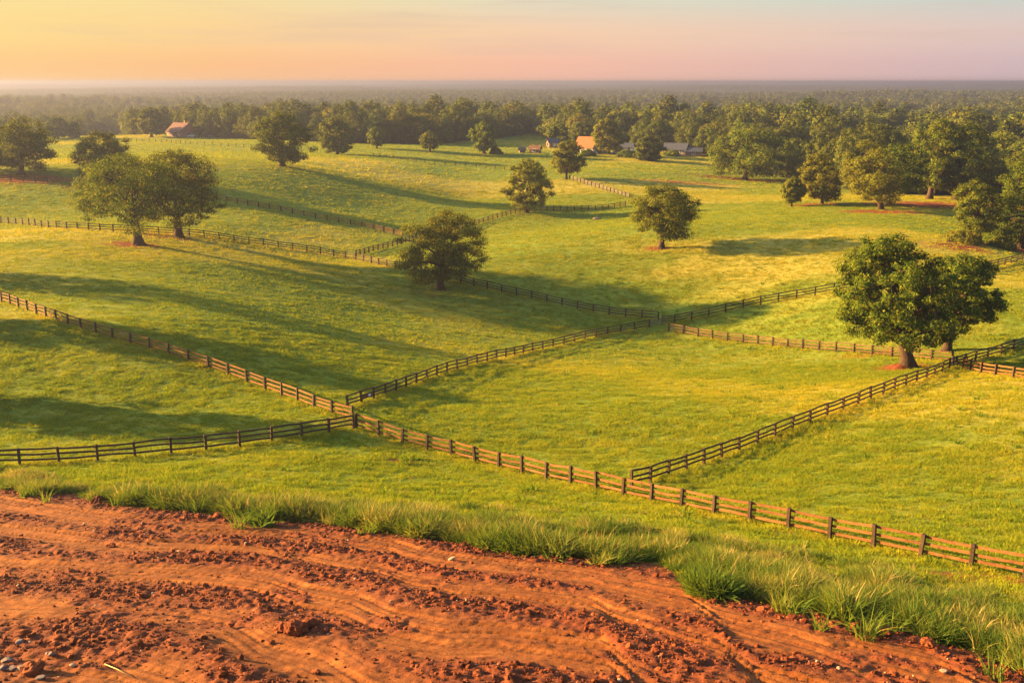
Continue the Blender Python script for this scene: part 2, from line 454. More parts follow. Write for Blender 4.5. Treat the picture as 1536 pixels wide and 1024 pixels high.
def track_profile(x, y, s):
    w = s + .9 * vnoise(x / 16, y / 16, 41) + .10 * vnoise(x / 2.2, y / 2.2, 42)
    h = np.zeros_like(s); loose = np.full_like(s, .25)
    u = x * .82 - y * .57
    for c, a_ in ((2.45, .07), (3.3, .06), (4.25, .07), (5.0, .05), (7.1, .09), (8.2, .08), (9.0, .05), (12.0, .08), (12.9, .07), (14.2, .08), (15.0, .06), (18.3, .09), (19.4, .08), (23.7, .08), (24.8, .07)):
        wv = dr_w(x, y, s, c)
        g = np.exp(-(wv / .17) ** 4); on = np.clip(.65 + 1.6 * vnoise(u / 12 + c * 3, c * 7.7 + 0 * u, 48), 0, 1)
        h -= a_ * g * on * (1 + .28 * np.sign(np.sin(u * 6.283 / .34 + 6 * wv))); h += .45 * a_ * np.exp(-((np.abs(wv) - .27) / .1) ** 2) * on; loose -= .5 * g * on
    am = .75 + .9 * vnoise(x / 9, y / 9, 46)
    for c, wd, dp in ((2.9, .45, .07), (4.5, .45, .07), (7.7, 1.0, .13), (12.4, .6, .08), (14.1, .6, .09), (18.8, 1.2, .13), (24.2, 1.0, .10)):
        g = np.exp(-((w - c) / wd) ** 2); h -= dp * g * am; loose -= .38 * g
    for c, wd, dp in ((1.3, .8, .08), (5.9, .7, .10), (10.1, 1.25, .17), (16.2, .9, .12), (21.5, 1.1, .13)):
        g = np.exp(-((w - c) / wd) ** 2) * np.clip(.75 + 1.3 * vnoise(x / 4.5, y / 4.5, 44), 0, 1.3); h += dp * g; loose += .85 * g
    loose = .1 + loose * (.65 + .5 * sstep(-.3, .3, fbm(x / 5, y / 5, 49, 3))) + .6 * sstep(.05, .4, fbm(x / 5, y / 3.2, 47, 4)) + .55 * sstep(6, -16, x + .7 * (y - 32) + 16)
    return h, np.clip(loose, 0, 1)


dx = .095
xs = np.arange(-54, 44, dx); ys = np.arange(13, 68, dx)
DX, DY = np.meshgrid(xs, ys)
ds = edge_s(DX, DY)
infr = np.abs(DX) < .72 * (DY + 6) + 6
keep = (ds > -.9) & infr
dr_ = edge_raw(DX, DY)
hz, loose = track_profile(DX, DY, dr_)
rough = fbm(DX / .75, DY / .75, 61, 3, .55); ridged = .5 - np.abs(fbm(DX / .38, DY / .38, 65, 3, .55)) * 1.5
fine = fbm(DX / .24, DY / .24, 68, 2, .6)
blk = np.maximum(0, fbm(DX / .5, DY / .5, 75, 2) - .16)
base = ground(DX[::6, ::6], DY[::6, ::6])
# bilinear upsample of the land under the earth sheet
bi = np.arange(len(ys)) / 6; bj = np.arange(len(xs)) / 6
i0 = np.minimum(bi.astype(int), base.shape[0] - 2); j0 = np.minimum(bj.astype(int), base.shape[1] - 2)
fi = (bi - i0)[:, None]; fj = (bj - j0)[None]
bz = (base[i0][:, j0] * (1 - fj) + base[i0][:, j0 + 1] * fj) * (1 - fi) + (base[i0 + 1][:, j0] * (1 - fj) + base[i0 + 1][:, j0 + 1] * fj) * fi
grooves = vnoise(dr_ / .15, (DX * .82 - DY * .57) / 13, 81) * .055 + vnoise(dr_ / .4, (DX * .82 - DY * .57) / 14, 83) * .06
dz = bz + hz + loose * (.085 * rough + .09 * ridged + .10 * fine + .24 * blk) + (1 - loose) * (.03 * rough + .012 * fine + grooves) + .05
dz = dz - .05 * (1 - sstep(.2, 2., ds)) - .5 * (1 - sstep(-.75, .0, ds))


def dirt_z(x, y):
    i = np.clip(((np.asarray(y) - 13) / dx).round().astype(int), 0, len(ys) - 1); j = np.clip(((np.asarray(x) + 54) / dx).round().astype(int), 0, len(xs) - 1)
    return dz[i, j]


def dirt_loose(x, y):
    i = np.clip(((np.asarray(y) - 13) / dx).round().astype(int), 0, len(ys) - 1); j = np.clip(((np.asarray(x) + 54) / dx).round().astype(int), 0, len(xs) - 1)
    return loose[i, j]


fk = keep[:-1, :-1] & keep[1:, :-1] & keep[:-1, 1:] & keep[1:, 1:]
vid = np.arange(DX.size).reshape(DX.shape)
q = np.stack([vid[:-1, :-1][fk], vid[:-1, 1:][fk], vid[1:, 1:][fk], vid[1:, :-1][fk]], -1)
used = np.zeros(DX.size, bool); used[q.ravel()] = True
remap = np.cumsum(used) - 1
me = mesh_np('bare_earth', np.stack([DX.ravel(), DY.ravel(), dz.ravel()], 1)[used], remap[q], 4, [M_DIRT], True)
attr(me, 'loose', loose.ravel()[used]); attr(me, 'across', dr_.ravel()[used]); attr(me, 'along', (DX * .82 - DY * .57).ravel()[used])
tag(link('dirt_track', me), kind='structure')


def at_dirt(px, py):
    d = pix_dir(px, py); T = np.linspace(20, 75, 1400)
    z = dirt_z(d[0] * T, d[1] * T); i = int(np.argmax((CAMZ + d[2] * T) < z)); p_ = d * T[i]
    return np.array([p_[0], p_[1], dirt_z(p_[0], p_[1])]), T[i]


# ------------------------------------------------------------------ scatter (stuff only)
def scatter(name, label_kind, protos, pts, rot, scl, tint, pick):
    col = bpy.data.collections.new(name + '_sources')
    for k, me_ in enumerate(protos):
        o = bpy.data.objects.new('%s_source_%03d' % (name, k), me_); col.objects.link(o)
    me_ = mesh_np(name, pts, np.zeros((0, 3), np.int32), 3)
    attr(me_, 'rot', rot, 'FLOAT_VECTOR'); attr(me_, 'scl', scl); attr(me_, 'tint', tint); attr(me_, 'pick', pick, 'INT')
    o = link(name, me_); tag(o, kind='stuff')
    g = bpy.data.node_groups.new(name + '_scatter', 'GeometryNodeTree')
    g.interface.new_socket('Geometry', in_out='INPUT', socket_type='NodeSocketGeometry')
    g.interface.new_socket('Geometry', in_out='OUTPUT', socket_type='NodeSocketGeometry')
    gi = g.nodes.new('NodeGroupInput'); go = g.nodes.new('NodeGroupOutput')
    ci = g.nodes.new('GeometryNodeCollectionInfo'); ci.inputs['Collection'].default_value = col
    ci.inputs['Separate Children'].default_value = True; ci.inputs['Reset Children'].default_value = True
    ip = g.nodes.new('GeometryNodeInstanceOnPoints'); ip.inputs['Pick Instance'].default_value = True
    def na(nm, typ):
        n = g.nodes.new('GeometryNodeInputNamedAttribute'); n.data_type = typ; n.inputs[0].default_value = nm
        return n.outputs['Attribute']
    g.links.new(gi.outputs[0], ip.inputs['Points']); g.links.new(ci.outputs[0], ip.inputs['Instance'])
    g.links.new(na('pick', 'INT'), ip.inputs['Instance Index']); g.links.new(na('scl', 'FLOAT'), ip.inputs['Scale'])
    e2r = g.nodes.new('FunctionNodeEulerToRotation'); g.links.new(na('rot', 'FLOAT_VECTOR'), e2r.inputs[0]); g.links.new(e2r.outputs[0], ip.inputs['Rotation'])
    g.links.new(ip.outputs[0], go.inputs[0])
    md = o.modifiers.new('scatter', 'NODES'); md.node_group = g
    return o


def tuft(name, seed, n, h, spread, width, lean, mat, seg=2):
    r = np.random.default_rng(seed); V = []; Fc = []
    for _ in range(n):
        a = r.random() * 6.283; rr = spread * math.sqrt(r.random()); bx, by = rr * math.cos(a), rr * math.sin(a)
        la = a + r.normal(0, .8); ln = lean * (.3 + r.random()); hh = h * (.55 + .6 * r.random()); w = width * (.7 + .6 * r.random())
        ta = r.random() * 6.283; tx, ty = math.cos(ta) * w / 2, math.sin(ta) * w / 2
        b = len(V)
        for k in range(seg + 1):
            f = k / seg; ox = bx + math.cos(la) * ln * f * f * hh; oy = by + math.sin(la) * ln * f * f * hh; z = hh * f * (1 - .25 * ln * f) - .03
            tp = 1 - .85 * f ** 1.5
            V += [(ox - tx * tp, oy - ty * tp, z), (ox + tx * tp, oy + ty * tp, z)]
        for k in range(seg): Fc.append((b + 2 * k, b + 2 * k + 1, b + 2 * k + 3, b + 2 * k + 2))
    return mesh_np(name, V, Fc, 4, [mat])


def field_points(r0, r1, dens, amax=None):
    amax = amax or (44 if r0 < 100 else 37)
    n = int(dens * .5 * (r1 * r1 - r0 * r0) * 2 * math.radians(amax))
    r_ = np.sqrt(rng.random(n) * (r1 * r1 - r0 * r0) + r0 * r0); a = np.radians((rng.random(n) * 2 - 1) * amax)
    return r_ * np.sin(a), r_ * np.cos(a)


z4 = lambda pts: [(x / 2.953, 380 + y / 2.953) for x, y in pts]
z5 = lambda pts: [(500 + x / 2.952, 380 + y / 2.952) for x, y in pts]
z6 = lambda pts: [(1016 + x / 2.952, 330 + y / 2.952) for x, y in pts]
z1 = lambda pts: [(x / 2.952, 100 + y / 2.952) for x, y in pts]
FP = {
    'hill': z4([(-420, 92), (-200, 152), (-20, 205), (118, 253), (270, 310), (431, 362), (604, 410), (779, 458), (977, 528), (1191, 605), (1425, 702), (1560, 742)]),
    'front': [(534.7, 643), (562, 652.6), (589, 662), (618, 669), (646, 675.4), (707.6, 691.6), (772, 707), (843.5, 724), (920, 740.5), (1005, 759), (1099, 779.5), (1199.5, 798.5), (1321.5, 824.5), (1454.5, 852.5), (1519.5, 865), (1590, 880), (1700, 906), (1820, 932)],
    'lower': [(-220, 706), (-40, 700), (38, 697.6), (100.6, 695.3), (207.4, 686), (303.4, 677), (393, 666), (473, 654), (508, 648), (530, 643)],
    'climb': z5([(65, 683), (117, 668), (190, 643), (315, 597), (433, 552), (541, 517), (645, 490), (743, 467), (836, 445), (923, 425), (1005, 408), (1084, 388), (1160, 371), (1238, 353), (1320, 340), (1398, 328)]),
    'long': z1([(-520, 668), (-280, 680), (-40, 690), (86, 700), (231, 717), (362, 722), (478, 732), (700, 742), (865, 752), (1006, 772), (1120, 787), (1230, 803), (1334, 817), (1437, 832)]) + z5([(90, 25), (190, 50), (285, 70), (420, 98), (545, 125), (641, 150), (738, 172), (838, 192), (939, 213), (1045, 240), (1150, 260), (1257, 276), (1372, 290), (1440, 296)]),
    'rise': z6([(-12, 455), (70, 438), (168, 418), (265, 398), (365, 373), (470, 353), (577, 338), (686, 320), (880, 293), (1100, 262), (1250, 240), (1352, 222), (1440, 205), (1530, 180), (1570, 172), (1700, 150), (1850, 128)]),
    'under': z6([(-40, 492), (43, 505), (157, 528), (283, 542), (418, 557), (570, 573), (738, 588), (923, 603), (1040, 612), (1138, 625), (1218, 628)]),
    'slant': [(947.6, 731), (977, 721.7), (1010.6, 711.6), (1043, 700), (1071, 691), (1102, 679), (1134, 667), (1194, 641.7), (1250, 621), (1301, 602), (1346.6, 583), (1388.6, 569), (1423, 555), (1452, 543), (1488, 535), (1526, 523), (1575, 507), (1680, 474), (1760, 450)],
    'short': z6([(1262, 660), (1284, 672), (1371, 690), (1468, 700), (1560, 715), (1640, 722), (1900, 752)]),
}
_fw = []
for k_, pl in FP.items():
    w_ = np.array([at(*p)[0][:2] for p in pl])
    for a, b in zip(w_[:-1], w_[1:]):
        m_ = max(2, int(np.hypot(*(b - a)) / 1.2)); f_ = np.arange(m_)[:, None] / m_
        _fw.append(a + (b - a) * f_)
_fw = np.concatenate(_fw)


def fence_dist(x, y):
    """metres to the nearest fence, for the unmown strip of longer grass along it"""
    out = np.empty(len(x))
    for i in range(0, len(x), 20000):
        out[i:i + 20000] = np.sqrt(((x[i:i + 20000, None] - _fw[None, :, 0]) ** 2 + (y[i:i + 20000, None] - _fw[None, :, 1]) ** 2).min(1))
    return out


def soil_at(x, y):
    s_ = np.zeros_like(x)
    for c, a, b, k in SOIL_W: s_ = np.maximum(s_, k * np.exp(-(((x - c[0]) / a) ** 2 + ((y - c[1]) / b) ** 2)))
    return s_


SOIL_W = [(at(px, py)[0], a, b, k) for px, py, a, b, k in SOIL_PX]
GP = [tuft('grass_tuft', 100 + k, 16, .26, .22, .035, .7, M_GRASS) for k in range(5)] + [tuft('low_tuft', 110 + k, 22, .15, .28, .045, .9, M_GRASS) for k in range(5)] + [tuft('weed', 120 + k, 24, .42, .26, .07, .9, M_GRASS, 3) for k in range(2)]
P_ = []
for r0, r1, dens, sc in ((38, 85, 24, .95), (85, 130, 16, 1.05), (130, 200, 7.0, 1.4), (200, 320, 2.6, 1.9), (320, 600, .5, 3.0)):
    x, y = field_points(r0, r1, dens)
    s_ = edge_s(x, y); w_ = np.hypot(x, y) < wood_edge(x, y)
    so = soil_at(x, y)
    k_ = (s_ < -.2) & w_ & (rng.random(len(x)) > (1.1 * so - .12) * (1 + 1.6 * vnoise(x / 1.4, y / .9, 119)))
    x, y = x[k_], y[k_]
    hgt = np.clip(.85 + .75 * fbm(x / 1.3, y / 1.0, 91, 3) + .3 * vnoise(x / 13, y / 6, 95), .4, 1.8)
    tn = np.clip(.37 - .10 * sstep(10, -25, x) * sstep(220, 170, y) + .34 * dryness(x, y) + .2 * fbm(x / 2.0, y / 1.2, 97, 2) + .12 * rng.normal(size=len(x)), 0, 1)  # left slope tinted greener: hillside shade put into the grass colour
    fd = fence_dist(x, y); hgt *= 1 + .55 * np.exp(-(fd / .9) ** 2); tn = np.clip(tn + .22 * np.exp(-(fd / 1.3) ** 2), 0, 1)
    P_.append(np.stack([x, y, ground(x, y) - .02, hgt * sc, tn, rng.integers(0, 5, len(x)) + (5 if r0 >= 130 else 0)], 1))
P_ = np.concatenate(P_)
wx_, wy_ = field_points(40, 190, .06)
k_ = (edge_s(wx_, wy_) < -1) & (rng.random(len(wx_)) < .35 + 1.6 * fbm(wx_ / 14, wy_ / 14, 99, 2)); wx_, wy_ = wx_[k_], wy_[k_]
P_ = np.concatenate([P_, np.stack([wx_, wy_, ground(wx_, wy_) - .02, rng.uniform(.6, 1.5, len(wx_)), rng.uniform(0, .3, len(wx_)), rng.integers(10, 12, len(wx_))], 1)])
N = len(P_)
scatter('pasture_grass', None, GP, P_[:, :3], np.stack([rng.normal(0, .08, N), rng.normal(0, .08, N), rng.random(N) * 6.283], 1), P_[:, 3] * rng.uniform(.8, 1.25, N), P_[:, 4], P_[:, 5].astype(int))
print('grass tufts', N)

# tall grass along the edge of the bare earth
TP = [tuft('tall_tuft', 200 + k, 30, .85, .22, .034, .7, M_TALL, 4) for k in range(4)] + [tuft('leafy_tuft', 210 + k, 34, .6, .34, .065, 1.0, M_TALL, 3) for k in range(2)] + [tuft('seed_stalks', 220 + k, 7, 1.15, .25, .03, .5, M_SEED, 4) for k in range(2)] + [tuft('broad_weed', 230 + k, 22, .55, .34, .13, 1.1, M_TALL, 3) for k in range(2)]
n = 400000
x = rng.uniform(-54, 50, n); y = rng.uniform(4, 80, n)
s_ = -edge_s(x, y)                                   # metres outside the bare earth
wdt = np.interp(x, [-40, -25, -8, 4, 14, 30], [3.4, 4.2, 6.0, 8.0, 10.5, 12.0])
clump = fbm(x / 2.4, y / 2.4, 111, 3)
pr = np.clip(1.2 * sstep(-.7, .3, s_ + .8 * clump) * (1 - sstep(.4, 1.0, s_ / wdt)) * (.72 + 1.4 * clump), 0, 1)
k_ = rng.random(n) < np.maximum(pr * .78, .05 * sstep(-3.2, -.2, s_) * (clump > .16))
x, y, s_, clump, wdt = x[k_], y[k_], s_[k_], clump[k_], wdt[k_]
fo = soil_at(x, y) < .55
x, y, s_, clump, wdt = x[fo], y[fo], s_[fo], clump[fo], wdt[fo]
N = len(x)
sz = np.clip((.72 + 1.05 * clump + .35 * rng.random(N)) * (1.1 - .5 * s_ / wdt) * np.interp(x, [-35, -12, 0, 20], [.75, 1.15, 1.15, .95]), .25, 1.7)
tn = np.clip(.30 + .85 * vnoise(x / 1.3, y / 1.3, 115) + .35 * (rng.random(N) - .3) + .2 * (s_ / wdt), 0, 1)
u_ = rng.random(N); pk = np.where(u_ < .50, rng.integers(0, 4, N), np.where(u_ < .80, rng.integers(4, 6, N), np.where(u_ < .96, rng.integers(8, 10, N), rng.integers(6, 8, N))))
scatter('tall_grass', None, TP, np.stack([x, y, np.where((s_ < .2) & (x > -52) & (x < 43), dirt_z(x, y), ground(x, y)) - .03], 1), np.stack([rng.normal(0, .1, N), rng.normal(0, .1, N), rng.random(N) * 6.283], 1), sz, tn, pk)
print('tall tufts', N)


# ------------------------------------------------------------------ clods and stones
def rock(name, seed, mat, sub=2, jag=.3, flat=.75):
    import bmesh
    bm = bmesh.new(); bmesh.ops.create_icosphere(bm, subdivisions=sub, radius=.5)
    r = np.random.default_rng(seed); dirs = r.normal(size=(9, 3)); dirs /= np.linalg.norm(dirs, axis=1)[:, None]; off = r.uniform(.26, .46, 9)
    for v in bm.verts:
        p_ = np.array(v.co)
        for d, o_ in zip(dirs, off):
            e = p_.dot(d) - o_
            if e > 0: p_ -= d * e * .9
        p_ *= 1 + jag * .35 * (r.random() - .5)
        v.co = (p_[0] * 1.15, p_[1], p_[2] * flat)
    me_ = bpy.data.meshes.new(name); bm.to_mesh(me_); bm.free(); me_.materials.append(mat)
    return me_


CL = [rock('clod', 300 + k, M_CLOD, 1 if k < 4 else 2, .5) for k in range(6)] + [rock('grit', 320 + k, M_STONE_PALE, 1, .2, .6) for k in range(2)]
n = 300000
x = rng.uniform(-50, 40, n); y = rng.uniform(15, 66, n); s_ = edge_s(x, y); lo = dirt_loose(x, y)
k_ = (s_ > .05) & (np.abs(x) < .68 * (y + 6) + 4) & (rng.random(n) < np.clip(lo * lo * .8 + .04 + .4 * np.exp(-((s_ - .8) / .7) ** 2), 0, 1) * .8)
x, y, lo = x[k_], y[k_], lo[k_]; N = len(x)
sz = np.clip(rng.lognormal(-2.85, .6, N), .025, .34) * (.7 + .5 * lo)
pk = np.where(rng.random(N) < .94, rng.integers(0, 6, N), rng.integers(6, 8, N)); sz = np.where(pk > 5, sz * .6, sz)
scatter('dirt_clods', None, CL, np.stack([x, y, dirt_z(x, y) + .1 * sz], 1), rng.random((N, 3)) * [.6, .6, 6.283], sz, rng.random(N), pk)
print('clods', N)

CLODS = [  # px, py, width px, material, label, category, name
    (445, 947, 34, M_CLOD, 'largest rounded lump of red clay lying in the churned earth', 'clay lump', 'clay_lump'),
    (420, 946, 24, M_CLOD, 'jagged red clay lump leaning against the largest lump', 'clay lump', 'clay_lump'),
    (464, 937, 22, M_CLOD, 'small crumbly clay lump just above the largest lump', 'clay lump', 'clay_lump'),
    (50, 1008, 34, M_CLOD, 'tilted slab of brown clay among grey stones at the bottom corner', 'clay lump', 'clay_lump'),
    (337, 1013, 17, M_CLOD, 'lone brown clay lump near the bottom edge below the tracks', 'clay lump', 'clay_lump'),
    (475, 1010, 15, M_CLOD, 'dark clay lump on packed track at the bottom edge', 'clay lump', 'clay_lump'),
    (326, 776, 15, M_CLOD, 'dark knobbly clay lump high on the far ridge near the grass', 'clay lump', 'clay_lump'),
    (298, 775, 13, M_CLOD, 'squat clay lump beside the knobbly one on the far ridge', 'clay lump', 'clay_lump'),
    (146, 752, 17, M_CLOD, 'dark clay lump at the grass edge on the far left', 'clay lump', 'clay_lump'),
    (167, 820, 12, M_CLOD, 'dark clay lump above the end of a bright packed streak', 'clay lump', 'clay_lump'),
    (1393, 966, 22, M_CLOD, 'angular orange clay block under the overhanging tall grass', 'clay lump', 'clay_lump'),
    (1330, 952, 20, M_CLOD, 'flat orange clay block beside green weeds', 'clay lump', 'clay_lump'),
    (77, 984, 10, M_STONE, 'grey violet pebble sitting alone on dark soil', 'stone', 'stone'),
    (109, 1000, 10, M_STONE_PALE, 'small orange tan pebble lit by the sun in the corner', 'stone', 'stone'),
    (30, 964, 14, M_STONE, 'flat pinkish stone half sunk in dark gravel', 'stone', 'stone'),
    (34, 1004, 16, M_STONE, 'rounded brown stone touching the tilted clay slab', 'stone', 'stone'),
    (18, 1005, 15, M_STONE, 'rounded brown stone second in from the frame corner', 'stone', 'stone'),
    (5, 1003, 13, M_STONE, 'rounded brown stone cut by the left frame edge', 'stone', 'stone'),
    (62, 1018, 14, M_STONE, 'grey stone at bottom edge under the clay slab', 'stone', 'stone'),
    (12, 992, 17, M_STONE, 'long flat grey stone above the row of rounded stones', 'stone', 'stone'),
    (678, 839, 12, M_STONE_PALE, 'pale stone on the bank below the tall grass', 'stone', 'stone'),
    (1415, 1007, 11, M_STONE_PALE, 'pale cream stone in red rubble at the lower right', 'stone', 'stone'),
]
for k, (px, py, w, m, lab, cat, nm) in enumerate(CLODS):
    p_, d = at_dirt(px, py); r_ = w * d / F
    o = link(nm, rock(nm, 400 + k, m, 3, .22 if nm == 'stone' else .95, .55 if nm == 'stone' else .72), None, p_ + [0, 0, r_ * .16], (random.uniform(-.2, .2), random.uniform(-.2, .2), random.random() * 6), (r_, r_, r_))
    tag(o, lab, cat)
# dry stalk
a, d = at_dirt(157, 997); b, _ = at_dirt(196, 1016)
mb = MB(); mid = (a + b) / 2 + [0, 0, .07]
mb.tube([a + [0, 0, .03], mid, b + [0, 0, .05]], [.012, .015, .008], 6)
tag(link('dry_stalk', mb.mesh('dry_stalk', plain_material('straw', (.5, .3, .12)), True)), 'long dry straw stalk lying on red soil near the corner', 'stalk')


# ------------------------------------------------------------------ trees
def tree_meshes(seed, H, W, zb, n_leaf, leaf, tr, fork=.32, rc_f=.13, low=.5, lean=0.0, mleaf=None, open_=.0, peak=.42, skirt=0.0, sides=8, twig=True, njit=.36):
    """trunk with limbs, and crown of leaf sprays gathered in clumps along an uneven envelope"""
    r = np.random.default_rng(seed)
    mleaf = mleaf or M_LEAF
    ph = r.random(4) * 6.283
    def env(t, a):
        up = np.sqrt(np.clip(1 - ((t - peak) / (1 - peak)) ** 2, 0, 1)); dn = np.sqrt(np.clip(1 - ((peak - t) / (peak / (1 - low ** 2 * .999) ** .5 if low < 1 else 1)) ** 2, 0, 1))
        b_ = np.where(t > peak, up, dn)
        lob = 1 + .10 * np.sin(2 * a + ph[0]) + .09 * np.sin(3 * a + ph[1]) + .07 * np.sin(5 * a + ph[2] + 4 * t) + .05 * np.sin(9 * t + ph[3])
        return W / 2 * b_ * lob
    C = []; tries = 0; rc0 = rc_f * W
    target = int(2.1 / (rc_f ** 2) * .62 * max(.7, (H - zb) / W)) + 14
    while len(C) < target and tries < 6000:
        tries += 1
        t = r.random() ** .92; a = r.random() * 6.283; rho = r.random() ** (.38 + open_)
        rc = rc0 * r.uniform(.62, 1.25) * (1 - .25 * t)
        R_ = max(env(t, a) * rho * r.normal(1.0, .06) - rc * .5, 0)
        if rho < .45 and t < .6: continue
        z = zb + (H - zb - rc * .6) * t - skirt * (rho ** 3) * (1 - t) ** 3 * H * r.random()
        c = np.array([R_ * math.cos(a) + lean * z, R_ * math.sin(a), z])
        if all(np.linalg.norm((c - o_[0]) * [1, 1, 1.25]) > .62 * (rc + o_[1]) * .86 for o_ in C): C.append((c, rc, rho))
    # wood
    mb = MB(); zf = max(fork * H, zb * .75)
    ts = np.linspace(0, 1, 9); tip = zb + (H - zb) * .55
    bend = r.normal(0, .02 * H, 2)
    axis = np.array([[bend[0] * t * t + lean * tip * t, bend[1] * t * t, tip * t - .25 * (t == 0)] for t in ts])
    rads = tr * np.array([1.75, 1.12, 1.0, .9, .75, .6, .45, .3, .15])
    mb.tube(axis, rads, 12 if sides > 6 else 7, wob=.12, seed=seed)
    if sides > 6:                                    # root flare
        for k in range(6):
            a = k * 1.047 + r.random() * .6; L = tr * r.uniform(1.7, 2.6)
            mb.tube([(math.cos(a) * tr * .5, math.sin(a) * tr * .5, tr * 1.4), (math.cos(a) * tr * 1.2, math.sin(a) * tr * 1.2, tr * .35), (math.cos(a) * L, math.sin(a) * L, -tr * .25)], [tr * .45, tr * .36, tr * .16], 6)
    order = sorted(range(len(C)), key=lambda i: C[i][0][2])
    K = 9 if sides > 6 else 5
    main = []
    for k in range(K):
        ii = [i for i in order if abs(((math.atan2(C[i][0][1], C[i][0][0]) - (k * 2.4 + ph[0])) + math.pi) % 6.283 - math.pi) < .8] or order
        i = ii[int(len(ii) * (.15 + .7 * k / K))] if len(ii) > 1 else ii[0]
        e = C[i][0]; f = np.clip((zf * (.85 + .5 * k / K)) / tip, .15, .85)
        s0 = np.array([np.interp(f, ts, axis[:, j]) for j in range(3)])
        m1 = s0 + (e - s0) * .35 + np.array([0, 0, .10 * np.linalg.norm(e - s0)]); m2 = s0 + (e - s0) * .7 + np.array([0, 0, .08 * np.linalg.norm(e - s0)]) + r.normal(0, .02 * H, 3)
        rr = tr * np.array([.5, .34, .22, .08]) * (1.05 - .35 * k / K)
        mb.tube([s0, m1, m2, e], rr, 7 if sides > 6 else 4, wob=.1, seed=seed + k)
        main += [(m1, rr[1]), (m2, rr[2]), ((m1 + m2) / 2, rr[1] * .8)]
    if twig:
        for c, rc, rho in C:
            j = min(range(len(main)), key=lambda q_: np.linalg.norm(main[q_][0] - c)); s0, r0 = main[j]
            mdl = (s0 + c) / 2 + np.array([0, 0, .06 * np.linalg.norm(c - s0)])
            mb.tube([s0, mdl, c], [min(r0 * .6, tr * .2), tr * .10, tr * .04], 5 if sides > 6 else 3)
    # leaves
    wt = np.array([c[1] ** 2 for c in C]); cnt = np.maximum((n_leaf * wt / wt.sum()).astype(int), 6)
    cen = np.repeat(np.array([c[0] for c in C]), cnt, 0); rc = np.repeat(np.array([c[1] for c in C]), cnt)
    m = len(cen)
    d = r.normal(size=(m, 3)); d /= np.linalg.norm(d, axis=1)[:, None]
    # each clump is itself a few sprigs
    sp = r.normal(size=(len(C) * 7, 3)); sp /= np.linalg.norm(sp, axis=1)[:, None]
    ci = np.repeat(np.arange(len(C)), cnt); sg = sp[ci * 7 + r.integers(0, 7, m)]
    d = d * .75 + sg * .75; d /= np.linalg.norm(d, axis=1)[:, None]
    d[:, 2] = np.where(d[:, 2] < -.3, d[:, 2] * .6, d[:, 2])
    pos = cen + d * (rc * r.random(m) ** .40)[:, None] * [1.08, 1.08, .82] + r.normal(0, leaf * .35, (m, 3))
    cw = (pos - [lean * .6 * H, 0, zb + .35 * (H - zb)]) / (W * .5)
    nrm = d * .8 + cw * .75 + r.normal(0, njit, (m, 3)) + [0, 0, .15]; nrm /= np.linalg.norm(nrm, axis=1)[:, None]
    tg = r.normal(size=(m, 3)) + [0, 0, -.35]; tg -= nrm * (tg * nrm).sum(1)[:, None]; tg /= np.linalg.norm(tg, axis=1)[:, None]
    bt = np.cross(nrm, tg); s = leaf * r.uniform(.55, 1.4, m)[:, None]
    w = r.uniform(.28, .5, m)[:, None]
    v = np.stack([pos - tg * s * .5, pos + bt * s * w + nrm * s * .12 - tg * s * .05, pos + tg * s * .55, pos - bt * s * w + nrm * s * .12 + tg * s * .05], 1).reshape(-1, 3)
    f = np.arange(4 * m).reshape(-1, 4)
    return mb.mesh('trunk', M_BARK, True), mesh_np('crown', v, f, 4, [mleaf])


def plant_tree(name, label, px, py, x0, x1, ytop, seed, zb=.28, n=9000, leaf=None, tr=.03, group=None, cat='tree', **kw):
    p_, d = at(px, py)
    dd = d * 1.0
    H = (py - ytop) * dd / F / CP * .985; W = (x1 - x0) * dd / F
    cx = ((x0 + x1) / 2 - px) * dd / F
    lf = leaf or max(.26, 2.15 * dd / F); n = int(n * 2.2)
    tm, cm = tree_meshes(seed, H, W * .99, zb * H, n, lf, max(tr * H, .12), lean=cx / (H * .62), **kw)
    root = empty(name, p_ - [0, 0, .05]); tag(root, label, cat, group)
    link('trunk', tm, root); link('crown', cm, root)
    return root


T = plant_tree
T('oak_tree', 'spreading oak with forked trunk on a red soil patch before the long fence', 208, 367, 112, 292, 232, 1, .26, 14000, tr=.045, fork=.24, rc_f=.10, low=.65, skirt=.1)
T('oak_tree', 'darker oak just behind the forked oak with its trunk against the fence', 268, 356, 205, 336, 225, 2, .23, 12000, tr=.04, fork=.22, low=.6, skirt=.1)
T('oak_tree', 'tall broad oak standing alone on the crest of the upper golden field', 423, 249, 381, 465, 167, 3, .12, 8000, tr=.045, low=.7, skirt=.08)
T('oak_tree', 'compact oak on the skyline of the upper field next to the tall broad oak', 506, 232, 479, 533, 175, 4, .1, 5000, tr=.04, low=.7)
T('oak_tree', 'small round tree at the wood edge with pale underside', 565, 223, 551, 578, 191, 5, .18, 2500, tr=.04)
T('oak_tree', 'smallest lone tree with a flat crown midway along the upper field', 645, 229, 629, 661, 198, 6, .22, 2500, tr=.045, low=.6)
T('oak_tree', 'dark lone oak on the upper field with a low bush beside it', 726, 231, 702, 749, 184, 7, .15, 4500, tr=.05, low=.65)
T('broadleaf_tree', 'thin yellowish tree with open crown standing on the picket fence line', 790, 319, 754, 828, 239, 8, .12, 6500, tr=.028, low=.7, mleaf=M_LEAF_PALE, open_=.15, rc_f=.11)
T('broadleaf_tree', 'thin airy tree below the orange roofed house where the curved fence starts', 849, 269, 824, 878, 211, 9, .16, 4500, tr=.03, low=.6, mleaf=M_LEAF_PALE, open_=.15, rc_f=.12)
T('oak_tree', 'umbrella shaped oak alone in the bright yellow central pasture', 992, 372, 935, 1050, 275, 10, .22, 9500, tr=.038, fork=.22, low=.7, skirt=.1)
